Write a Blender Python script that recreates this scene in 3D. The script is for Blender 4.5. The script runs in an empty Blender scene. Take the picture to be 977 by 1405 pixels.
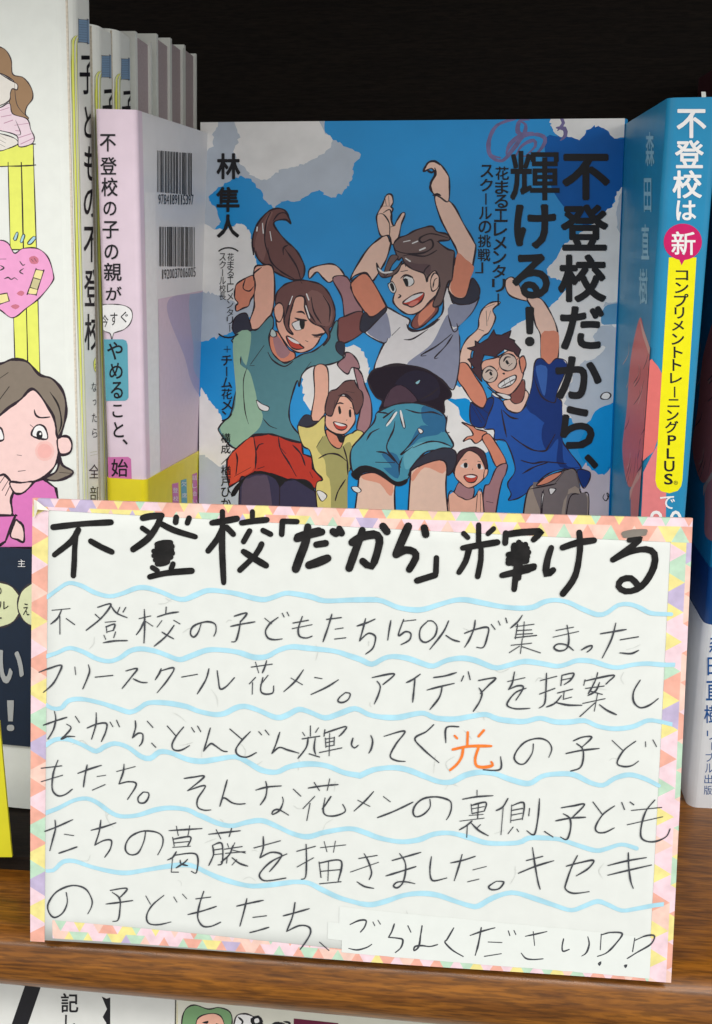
import bpy, bmesh, math, random
from mathutils import Vector, Matrix
from mathutils.geometry import tessellate_polygon
scene = bpy.context.scene
COL = scene.collection
rnd = random.Random(7)

# ------------------------------------------------------------------ camera
cam_data = bpy.data.cameras.new("Camera")
cam = bpy.data.objects.new("Camera", cam_data); COL.objects.link(cam)
cam.location = (0, 0, 0.1570794)
cam.rotation_euler = (math.radians(90 - 15.5), 0, math.radians(6))
cam_data.sensor_fit = 'VERTICAL'; cam_data.sensor_height = 36; cam_data.lens = 36 * 1450 / 1405
cam_data.clip_start = 0.01; cam_data.clip_end = 50
scene.camera = cam
# ------------------------------------------------------------------ world: dim light of the shop all round
world = bpy.data.worlds.new("World"); scene.world = world; world.use_nodes = True
bg = world.node_tree.nodes["Background"]
wn = world.node_tree                                  # bright shop walls all round, a dimmer ceiling and floor
w_tc = wn.nodes.new("ShaderNodeTexCoord"); w_sx = wn.nodes.new("ShaderNodeSeparateXYZ"); w_cr = wn.nodes.new("ShaderNodeValToRGB")
wn.links.new(w_tc.outputs["Generated"], w_sx.inputs[0])
w_mr = wn.nodes.new("ShaderNodeMapRange"); w_mr.inputs["From Min"].default_value = -1; w_mr.inputs["From Max"].default_value = 1
wn.links.new(w_sx.outputs["Z"], w_mr.inputs["Value"]); wn.links.new(w_mr.outputs["Result"], w_cr.inputs["Fac"])
el = w_cr.color_ramp.elements
el[0].position = 0.0; el[0].color = (0.22, 0.21, 0.19, 1); el[1].position = 1.0; el[1].color = (0.42, 0.43, 0.42, 1)
for p_, c_ in ((0.38, (0.5, 0.5, 0.48, 1)), (0.50, (0.95, 0.98, 0.97, 1)), (0.66, (1.0, 1.02, 1.0, 1)), (0.82, (0.45, 0.46, 0.45, 1))):
    e = el.new(p_); e.color = c_
wn.links.new(w_cr.outputs["Color"], bg.inputs["Color"]); bg.inputs["Strength"].default_value = 0.86
# ------------------------------------------------------------------ the shop's ceiling lamps, above and in front of the shelf, plus added side fills
def area(name, loc, aim, sx, sy, energy, colour):
    d = bpy.data.lights.new(name, 'AREA'); d.shape = 'RECTANGLE'; d.size = sx; d.size_y = sy; d.energy = energy; d.color = colour
    o = bpy.data.objects.new(name, d); COL.objects.link(o); o.location = loc
    o.rotation_euler = (Vector(aim) - Vector(loc)).to_track_quat('-Z', 'Y').to_euler()
area("ceiling_lamp", (0.25, -1.12, 1.66), (0, 0.25, 0.08), 2.8, 0.2, 23, (1.0, 0.985, 0.95))
area("ceiling_lamp_over_the_aisle", (0.75, -0.50, 1.75), (0, 0.2, 0.05), 1.8, 0.10, 10.5, (1.0, 0.985, 0.95))
area("added_fill_right", (1.7, -0.70, 0.95), (0, 0.27, 0.1), 0.8, 0.8, 11, (1.0, 0.985, 0.95))  # fill light added to brighten the right-facing spines and back cover
area("added_fill_left", (-1.6, -0.9, 0.85), (0, 0.3, 0.1), 0.8, 0.8, 5, (1.0, 0.985, 0.95))  # weaker fill added on the left to lift the blue book's side face
# ------------------------------------------------------------------ exposure
scene.view_settings.view_transform = 'Standard'; scene.view_settings.look = 'None'
scene.view_settings.exposure = 0.12; scene.view_settings.gamma = 1.0
scene.cycles.max_bounces = 6

# ------------------------------------------------------------------ materials
def lin(c):
    return tuple((v / 255 / 12.92) if v / 255 <= 0.04045 else ((v / 255 + 0.055) / 1.055) ** 2.4 for v in c)
MATS = {}
def material(name, rgb, rough=0.4, vary=0.07, scale=900, spec=0.4, coat=0.0, bump=0.0):
    if name in MATS: return MATS[name]
    m = bpy.data.materials.new(name); m.use_nodes = True
    nt = m.node_tree; b = nt.nodes["Principled BSDF"]
    b.inputs["Roughness"].default_value = rough; b.inputs["Specular IOR Level"].default_value = spec
    b.inputs["Coat Weight"].default_value = coat; b.inputs["Coat Roughness"].default_value = 0.12
    l = lin(rgb)
    tc = nt.nodes.new("ShaderNodeTexCoord"); no = nt.nodes.new("ShaderNodeTexNoise")
    no.inputs["Scale"].default_value = scale; no.inputs["Detail"].default_value = 3
    nt.links.new(tc.outputs["Object"], no.inputs["Vector"])
    rmp = nt.nodes.new("ShaderNodeMapRange"); rmp.inputs["From Min"].default_value = 0.3; rmp.inputs["From Max"].default_value = 0.7
    nt.links.new(no.outputs["Fac"], rmp.inputs["Value"])
    mx = nt.nodes.new("ShaderNodeMix"); mx.data_type = 'RGBA'
    mx.inputs["A"].default_value = (*[v * (1 - vary) for v in l], 1); mx.inputs["B"].default_value = (*[min(1, v * (1 + vary)) for v in l], 1)
    nt.links.new(rmp.outputs["Result"], mx.inputs["Factor"]); nt.links.new(mx.outputs["Result"], b.inputs["Base Color"])
    if bump:
        bp = nt.nodes.new("ShaderNodeBump"); bp.inputs["Strength"].default_value = bump; bp.inputs["Distance"].default_value = 0.0004
        nt.links.new(no.outputs["Fac"], bp.inputs["Height"]); nt.links.new(bp.outputs["Normal"], b.inputs["Normal"])
    MATS[name] = m
    return m
# printed inks and papers: name -> sRGB
INK = dict(
 sky=(18,156,230), deep_sky=(26,102,184), patch_blue=(106,164,204), cloud=(247,245,244), cloud_shade=(198,207,220), cloud_pink=(214,202,214),
 scribble=(120,110,160), skin=(250,210,192), skin_mid=(246,188,166), skin_shade=(230,148,122), skin_pale=(244,208,190), skin_warm=(236,164,140),
 neck_shade=(150,92,86), mauve_skin=(176,132,138), mauve_dark=(140,88,86), hair=(122,86,84), hair_light=(142,104,100), hair_dark=(84,58,66),
 hair_grey=(124,102,100), hair_mid=(108,86,90), line=(40,24,36), ink=(22,20,26), white=(240,238,238), glasses=(222,202,190),
 teal=(94,144,154), mint_shirt=(160,198,172), sleeve_dark=(62,62,76), earring=(200,214,210), mouth=(206,82,70), tongue=(232,140,128),
 skirt=(198,66,54), skirt_light=(224,88,66), legs_dark=(66,62,88), legs_light=(98,84,104), shirt_yellow=(232,216,136), olive=(176,170,112),
 shirt_white=(236,232,234), shirt_grey=(152,156,180), black_purple=(44,34,46), inner_purple=(88,66,80), inner_navy=(48,42,60), drop=(150,200,214), pale_blue=(150,200,222),
 shorts=(82,156,182), shorts_dark=(56,116,160), shorts_light=(110,180,200), shirt_blue=(46,92,178), shirt_blue_light=(66,110,188), shirt_navy=(34,62,132),
 pants=(168,152,142), pants_shade=(128,118,120),
 lemon=(232,236,110), lemon_pale=(226,230,186), hair_mouse=(160,128,98), pale_face=(232,226,218), outline=(60,52,56), stripe_pink=(236,214,224),
 stripe_mauve=(190,140,166), heart_pink=(238,164,208), bandage=(240,226,160), bandage_pad=(206,196,150), blush=(206,120,140), drop_blue=(170,210,226),
 skin_rose=(244,208,204), cheek_a=(243,194,188), cheek_b=(242,182,176), hair_ash=(134,122,110), hair_line=(30,22,24), shirt_rose=(222,124,190),
 olive_line=(150,150,60), book_blue=(132,160,190), silver=(176,178,178), navy=(16,34,56), teal_box=(96,166,184), magenta_box=(206,116,172),
 photo_mauve=(218,196,210), photo_violet=(188,172,200), photo_blue=(166,178,206), obi_yellow=(232,214,34), muscle=(224,116,112), muscle_light=(232,178,166),
 muscle_dark=(120,44,50), muscle_pink=(226,130,132), yellow_strip=(244,236,28), magenta=(206,36,104), obi_blue=(28,84,150), comic_green=(126,164,118),
 yellow=(226,206,70), maroon=(110,40,66))
def ink(name):
    if name in ('ink', 'line', 'outline', 'hair_line'): return material('print_' + name, INK[name], 0.45, 0.15, 700, 0.35)
    if name == 'scribble': return material('print_scribble', INK[name], 0.4, 0.2, 300)
    big = name in ('cloud', 'cloud_shade', 'cloud_pink', 'sky', 'deep_sky', 'patch_blue')
    return material('print_' + name, INK[name], 0.34, 0.06 if big else 0.03, 120 if big else 500, 0.12)
PAPER = material('paper_edges', (214, 204, 188), 0.8, 0.12, 1500, 0.1)

# ------------------------------------------------------------------ geometry helpers
class Frame:                      # a flat face of a thing: origin, right, up, outward normal (metres, world)
    def __init__(s, O, U, V):
        s.O = Vector(O); s.U = Vector(U).normalized(); s.V = Vector(V).normalized(); s.N = s.U.cross(s.V)
    def at(s, u, v, n=0.0): return s.O + s.U * u + s.V * v + s.N * n
    def matrix(s):
        m = Matrix((s.U, s.V, s.N)).transposed().to_4x4(); m.translation = s.O; return m
class Build:
    def __init__(s): s.v = []; s.f = []; s.m = []; s.mats = []; s.smooth = []
    def mi(s, mat):
        if mat not in s.mats: s.mats.append(mat)
        return s.mats.index(mat)
    def add(s, verts, faces, mat, smooth=False):
        b = len(s.v); k = s.mi(mat); s.v += [Vector(p) for p in verts]
        for f in faces: s.f.append([b + i for i in f]); s.m.append(k); s.smooth.append(smooth)
    def box(s, fr, u0, u1, v0, v1, n0, n1, mat):
        p = [fr.at(u, v, n) for n in (n0, n1) for v in (v0, v1) for u in (u0, u1)]
        s.add(p, [(0,2,3,1),(4,5,7,6),(0,1,5,4),(2,6,7,3),(0,4,6,2),(1,3,7,5)], mat)
    def link(s, name, parent=None, **props):
        me = bpy.data.meshes.new(name); bpy.context.view_layer.update(); inv = parent.matrix_world.inverted() if parent else Matrix.Identity(4)
        me.from_pydata([inv @ p for p in s.v], [], s.f)
        for m in s.mats: me.materials.append(m)
        me.polygons.foreach_set('material_index', s.m); me.polygons.foreach_set('use_smooth', s.smooth)
        me.update()
        o = bpy.data.objects.new(name, me); COL.objects.link(o)
        if parent: o.parent = parent
        for k, v in props.items(): o[k] = v
        return o
def thing(name, label, category, fr, group=None):
    o = bpy.data.objects.new(name, None); o.empty_display_size = 0.02; COL.objects.link(o)
    o.matrix_world = fr.matrix(); bpy.context.view_layer.update()
    o['label'] = label; o['category'] = category
    if group: o['group'] = group
    return o
def children(o): return [c for c in bpy.data.objects if c.parent == o]
def copy_tree(o, parent=None):
    c = o.copy(); COL.objects.link(c)
    if parent: c.parent = parent
    for ch in children(o): copy_tree(ch, c)
    return c
def spline(p, closed, step):
    n = len(p)
    if n < 3 and not closed: return p
    out = []
    for i in range(n if closed else n - 1):
        if closed: a, b, c, d = p[i - 1], p[i], p[(i + 1) % n], p[(i + 2) % n]
        else: a, b, c, d = p[max(i - 1, 0)], p[i], p[i + 1], p[min(i + 2, n - 1)]
        k = max(2, min(10, int((c - b).length / step)))
        for j in range(k):
            t = j / k
            out.append(0.5 * (2 * b + (c - a) * t + (2 * a - 5 * b + 4 * c - d) * t * t + (3 * b - a - 3 * c + d) * t ** 3))
    if not closed: out.append(p[-1])
    return out
def ribbon(bd, fr, pts, width, n, mat, taper=0.6, jitter=0.12, closed=False, cap=True):
    """a pen or print line: a flat band with tapered ends; it climbs by a hair along its length so that it may cross itself"""
    p = spline(pts, closed, max(width * 0.7, 0.00025))
    q = [p[0]]
    for x in p[1:]:
        if (x - q[-1]).length > 1e-5: q.append(x)
    p = q
    if closed: p.append(p[0])
    N = len(p)
    if N < 2: return
    vs = []; fs = []; ph = rnd.uniform(0, 6.28); am = jitter * 1.2
    w0 = width * rnd.uniform(0.94, 1.06)
    for i, x in enumerate(p):
        t = (p[min(i + 1, N - 1)] - p[max(i - 1, 0)])
        if t.length < 1e-9: t = Vector((1, 0))
        t.normalize(); nr = Vector((-t.y, t.x))
        e = min(i, N - 1 - i) / max(1, (N - 1) * 0.25)
        w = 0.5 * w0 * ((taper + (1 - taper) * min(1, e)) if not closed else 1) * (1 + rnd.uniform(-jitter, jitter) * 0.5 + am * math.sin(ph + i * 0.45))
        nn = n + 3e-7 * i / N
        vs += [fr.at(*(x + nr * w), nn), fr.at(*(x - nr * w), nn)]
        if i: fs.append((2 * i - 2, 2 * i - 1, 2 * i + 1, 2 * i))
    if cap and not closed:
        for i, sg in ((0, -1), (N - 1, 1)):
            t = (p[1] - p[0]) if i == 0 else (p[-1] - p[-2]); t.normalize(); nr = Vector((-t.y, t.x))
            a = vs[2 * i]; b = vs[2 * i + 1]; r = (a - b).length / 2; c = (a + b) / 2; base = len(vs)
            k = 5
            for j in range(1, k):
                an = math.pi * j / k; d = nr * math.cos(an) * r + t * sg * math.sin(an) * r
                vs.append(c + fr.U * d.x + fr.V * d.y)
            ring = [2 * i] + list(range(base, base + k - 1)) + [2 * i + 1]
            fs.append(ring if sg == -1 else ring[::-1])
    bd.add(vs, fs, mat)
def pairs(nums, k=0.00002): return [Vector((nums[i] * k, nums[i + 1] * k)) for i in range(0, len(nums) - 1, 2)]
def clip(o, fr, u0=None, u1=None, v0=None, v1=None):
    """trim a print to the edges of the face it is printed on"""
    bm = bmesh.new(); bm.from_mesh(o.data); inv = (o.parent.matrix_world if o.parent else o.matrix_world).inverted()
    r = inv.to_3x3()
    for val, ax, sg in ((u0, fr.U, -1), (u1, fr.U, 1), (v0, fr.V, -1), (v1, fr.V, 1)):
        if val is None: continue
        co = inv @ (fr.O + ax * val); no = r @ (ax * sg)
        bmesh.ops.bisect_plane(bm, geom=bm.verts[:] + bm.edges[:] + bm.faces[:], dist=1e-7, plane_co=co, plane_no=no, clear_outer=True)
    bm.to_mesh(o.data); bm.free(); return o
STEP = 4.5e-7
def draw(bd, fr, text, n0=5e-5, outline='line', lw=0.85):
    """flat printed shapes, each a hair above the last"""
    n = n0
    for ln in text.strip().split('\n'):
        k, mat, wd, sm, *nums = ln.split()
        pts = pairs(list(map(int, nums))); wd = float(wd) / 1000
        if k == 'F':
            p = spline(pts, True, 0.0012) if sm == '1' else pts
            if 'cloud' in mat and wd == 0:                 # ragged, brushed cloud edges
                q = []
                for a, b in zip(p, p[1:] + p[:1]):
                    k = max(1, int((b - a).length / 0.0006)); q += [a.lerp(b, j / k) for j in range(k)]
                p = [x + Vector((rnd.gauss(0, 1), rnd.gauss(0, 1))) * 0.00022 for x in q]
            tri = tessellate_polygon([[Vector((q.x, q.y, 0)) for q in p]])
            bd.add([fr.at(q.x, q.y, n) for q in p], [t for t in tri if len(set(t)) == 3], ink(mat))
            if wd > 0: n += STEP; ribbon(bd, fr, pts if sm == '1' else [q for i in range(len(pts)) for q in (pts[i], pts[i].lerp(pts[(i + 1) % len(pts)], 0.02), pts[i].lerp(pts[(i + 1) % len(pts)], 0.98))], wd * lw, n, ink(outline), jitter=0.25, closed=True)
        else:
            ribbon(bd, fr, pts, wd, n, ink(mat), taper=0.35, jitter=0.2)
        n += STEP
    return n
GLYPHS = {}
def glyph(ch, bold):
    key = (ch, bold)
    if key in GLYPHS: return GLYPHS[key]
    if ch == '|': g = ([(0, 0), (1, 0), (1, 1), (0, 1)], [(0, 1, 2, 3)], 4)
    else:
        cu = bpy.data.curves.new('lettering', 'FONT'); cu.body = ch; cu.resolution_u = 3
        ob = bpy.data.objects.new('lettering', cu); me = bpy.data.meshes.new_from_object(ob)
        co = [(v.co.x, v.co.y) for v in me.vertices]; fc = [tuple(p.vertices) for p in me.polygons]
        bpy.data.objects.remove(ob); bpy.data.curves.remove(cu); bpy.data.meshes.remove(me)
        vs, fs = [], []                      # a bold letter is the letter struck several times, each a little aside
        k = 8 if bold > 0.02 else 4
        for q in ([(0, 0)] if bold <= 0 else [(bold * math.cos(2 * math.pi * (i + 0.5) / k), bold * math.sin(2 * math.pi * (i + 0.5) / k)) for i in range(k)]):
            b = len(vs); vs += [(x + q[0], y + q[1]) for x, y in co]; fs += [tuple(b + i for i in f) for f in fc]
        xs = [p[0] for p in vs] or [0]; ys = [p[1] for p in vs] or [0]
        x0, x1, y0, y1 = min(xs), max(xs), min(ys), max(ys)
        g = ([((x - x0) / max(1e-6, x1 - x0), (y - y0) / max(1e-6, y1 - y0)) for x, y in vs], fs, len(co))
    GLYPHS[key] = g
    return g
def letters(bd, fr, text, n):
    for ln in text.strip().split('\n'):
        ch, bold, mat, *nums = ln.split()
        a, b, c, d = pairs(list(map(int, nums)))
        vs, fs, per = glyph(ch, float(bold))
        bd.add([fr.at(*((a * (1 - x) + b * x) * (1 - y) + (d * (1 - x) + c * x) * y), n + 3e-7 * (i // per)) for i, (x, y) in enumerate(vs)], fs, ink(mat))
def shell(bd, fr, u0, u1, spine, v0, v1, t, r, th, mat, off=0.0, vtop=None, n_seg=6):
    """a wrapped cover: front board, rounded spine, back board as one bent sheet of thickness th; spine at the 'lo' or 'hi' side of u"""
    def path(o):
        R = r + o; P = [(0.0, o)]
        W = u1 - u0
        for i in range(n_seg + 1):
            a = math.pi / 2 * i / n_seg; P.append((W - r + R * math.sin(a), -r + R * math.cos(a)))
        for i in range(n_seg + 1):
            a = math.pi / 2 * i / n_seg; P.append((W - r + R * math.cos(a), -t + r - R * math.sin(a)))
        P.append((0.0, -t - o)); return P
    out = path(off); inn = path(off - th)
    def uu(x): return u0 + x if spine == 'hi' else u1 - x
    vs = []
    for P in (out, inn):
        for x, nn in P:
            vs.append(fr.at(uu(x), v0, nn)); vs.append(fr.at(uu(x), v1 + (vtop(uu(x), nn) if vtop else 0), nn))
    k = len(out); fs = []; sm = []
    for i in range(k - 1):
        a = 2 * i; fs.append((a, a + 2, a + 3, a + 1)); c = 2 * k + 2 * i; fs.append((c + 1, c + 3, c + 2, c))
        fs.append((a + 1, a + 3, c + 3, c + 1)); fs.append((a + 2, a, c, c + 2))
    fs.append((0, 1, 2 * k + 1, 2 * k)); e = 2 * k - 2; fs.append((e + 1, e, 2 * k + e, 2 * k + e + 1))
    if spine == 'lo': fs = [f[::-1] for f in fs]
    bd.add(vs, fs, mat)
def pages(bd, fr, u0, u1, v0, v1, t): bd.box(fr, u0, u1, v0, v1, -t, 0, PAPER)

# ------------------------------------------------------------------ bookcase
def wood(name, light, dark, rough, scale=1.0, coat=0.35):
    m = bpy.data.materials.new(name); m.use_nodes = True; nt = m.node_tree; b = nt.nodes["Principled BSDF"]
    tc = nt.nodes.new("ShaderNodeTexCoord"); mp = nt.nodes.new("ShaderNodeMapping"); mp.inputs["Scale"].default_value = (16 * scale, 190 * scale, 190 * scale)
    nt.links.new(tc.outputs["Object"], mp.inputs["Vector"])
    n1 = nt.nodes.new("ShaderNodeTexNoise"); n1.inputs["Scale"].default_value = 1.6; n1.inputs["Detail"].default_value = 6; n1.inputs["Distortion"].default_value = 2.2
    nt.links.new(mp.outputs["Vector"], n1.inputs["Vector"])
    mp2 = nt.nodes.new("ShaderNodeMapping"); mp2.inputs["Scale"].default_value = (170 * scale, 1700 * scale, 1700 * scale)
    nt.links.new(tc.outputs["Object"], mp2.inputs["Vector"])
    n2 = nt.nodes.new("ShaderNodeTexNoise"); n2.inputs["Scale"].default_value = 1.0; n2.inputs["Detail"].default_value = 3
    nt.links.new(mp2.outputs["Vector"], n2.inputs["Vector"])
    r1 = nt.nodes.new("ShaderNodeMapRange"); r1.inputs["From Min"].default_value = 0.35; r1.inputs["From Max"].default_value = 0.68
    nt.links.new(n1.outputs["Fac"], r1.inputs["Value"])
    r2 = nt.nodes.new("ShaderNodeMapRange"); r2.inputs["From Min"].default_value = 0.40; r2.inputs["From Max"].default_value = 0.54; r2.inputs["To Min"].default_value = 0.62
    nt.links.new(n2.outputs["Fac"], r2.inputs["Value"])
    mx = nt.nodes.new("ShaderNodeMix"); mx.data_type = 'RGBA'; mx.inputs["A"].default_value = (*dark, 1); mx.inputs["B"].default_value = (*light, 1)
    nt.links.new(r1.outputs["Result"], mx.inputs["Factor"])
    m2 = nt.nodes.new("ShaderNodeMix"); m2.data_type = 'RGBA'; m2.blend_type = 'MULTIPLY'; m2.inputs["Factor"].default_value = 1.0
    nt.links.new(mx.outputs["Result"], m2.inputs["A"]); nt.links.new(r2.outputs["Result"], m2.inputs["B"])
    nt.links.new(m2.outputs["Result"], b.inputs["Base Color"])
    b.inputs["Roughness"].default_value = rough; b.inputs["Specular IOR Level"].default_value = 0.2; b.inputs["Coat Weight"].default_value = coat; b.inputs["Coat Roughness"].default_value = 0.2
    bp = nt.nodes.new("ShaderNodeBump"); bp.inputs["Strength"].default_value = 0.12; bp.inputs["Distance"].default_value = 0.0005
    nt.links.new(n2.outputs["Fac"], bp.inputs["Height"]); nt.links.new(bp.outputs["Normal"], b.inputs["Normal"])
    return m
WOOD = wood('varnished_wood', (0.31, 0.110, 0.010), (0.145, 0.047, 0.005), 0.45)
DARK_WOOD = wood('dark_back_wood', (0.020, 0.013, 0.009), (0.012, 0.008, 0.006), 0.7, coat=0.0)
SHELF = Frame((0, 0, 0), (1, 0, 0), (0, 0, 1))
case = thing('bookcase', 'brown wooden bookcase with a rounded shelf edge and a black-brown back', 'bookcase', Frame((0, 0.46, -0.24), (1, 0, 0), (0, 0, 1)))
def shelf_board(name, z, thick_l, thick_r, y_front, y_back, x0, x1, mat):
    bd = Build(); nseg = 10; vs = []; fs = []
    secs = 13
    for i in range(secs):
        x = x0 + (x1 - x0) * i / (secs - 1); th = thick_l + (thick_r - thick_l) * min(1, max(0, (x + 0.12) / 0.24)); r = th / 2
        P = [(y_back, 0)] + [(y_front + r - r * math.sin(math.pi * j / nseg), -r + r * math.cos(math.pi * j / nseg)) for j in range(nseg + 1)] + [(y_back, -th)]
        vs += [(x, py_, z + pz_) for py_, pz_ in P]
    k = nseg + 3
    for i in range(secs - 1):
        for j in range(k):
            a = i * k + j; b = i * k + (j + 1) % k; fs.append((a, b, b + k, a + k))
    fs.append(tuple(range(k))[::-1]); fs.append(tuple(range((secs - 1) * k, secs * k)))
    bd.add(vs, fs, mat, True); o = bd.link(name, case)
    for p in o.data.polygons:
        if len(p.vertices) > 4: p.use_smooth = False
    return o
shelf_board('shelf_board', 0.0, 0.0160, 0.0225, 0.1950, 0.455, -0.7, 0.7, WOOD)
shelf_board('upper_shelf', 0.323, 0.022, 0.022, 0.1440, 0.455, -0.7, 0.7, WOOD)
shelf_board('lower_shelf', -0.215, 0.022, 0.022, 0.1900, 0.455, -0.7, 0.7, WOOD)
bd = Build(); bd.box(SHELF, -0.7, 0.7, -0.24, 0.42, -0.47, -0.46, DARK_WOOD); bd.link('back_panel', case)
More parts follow.
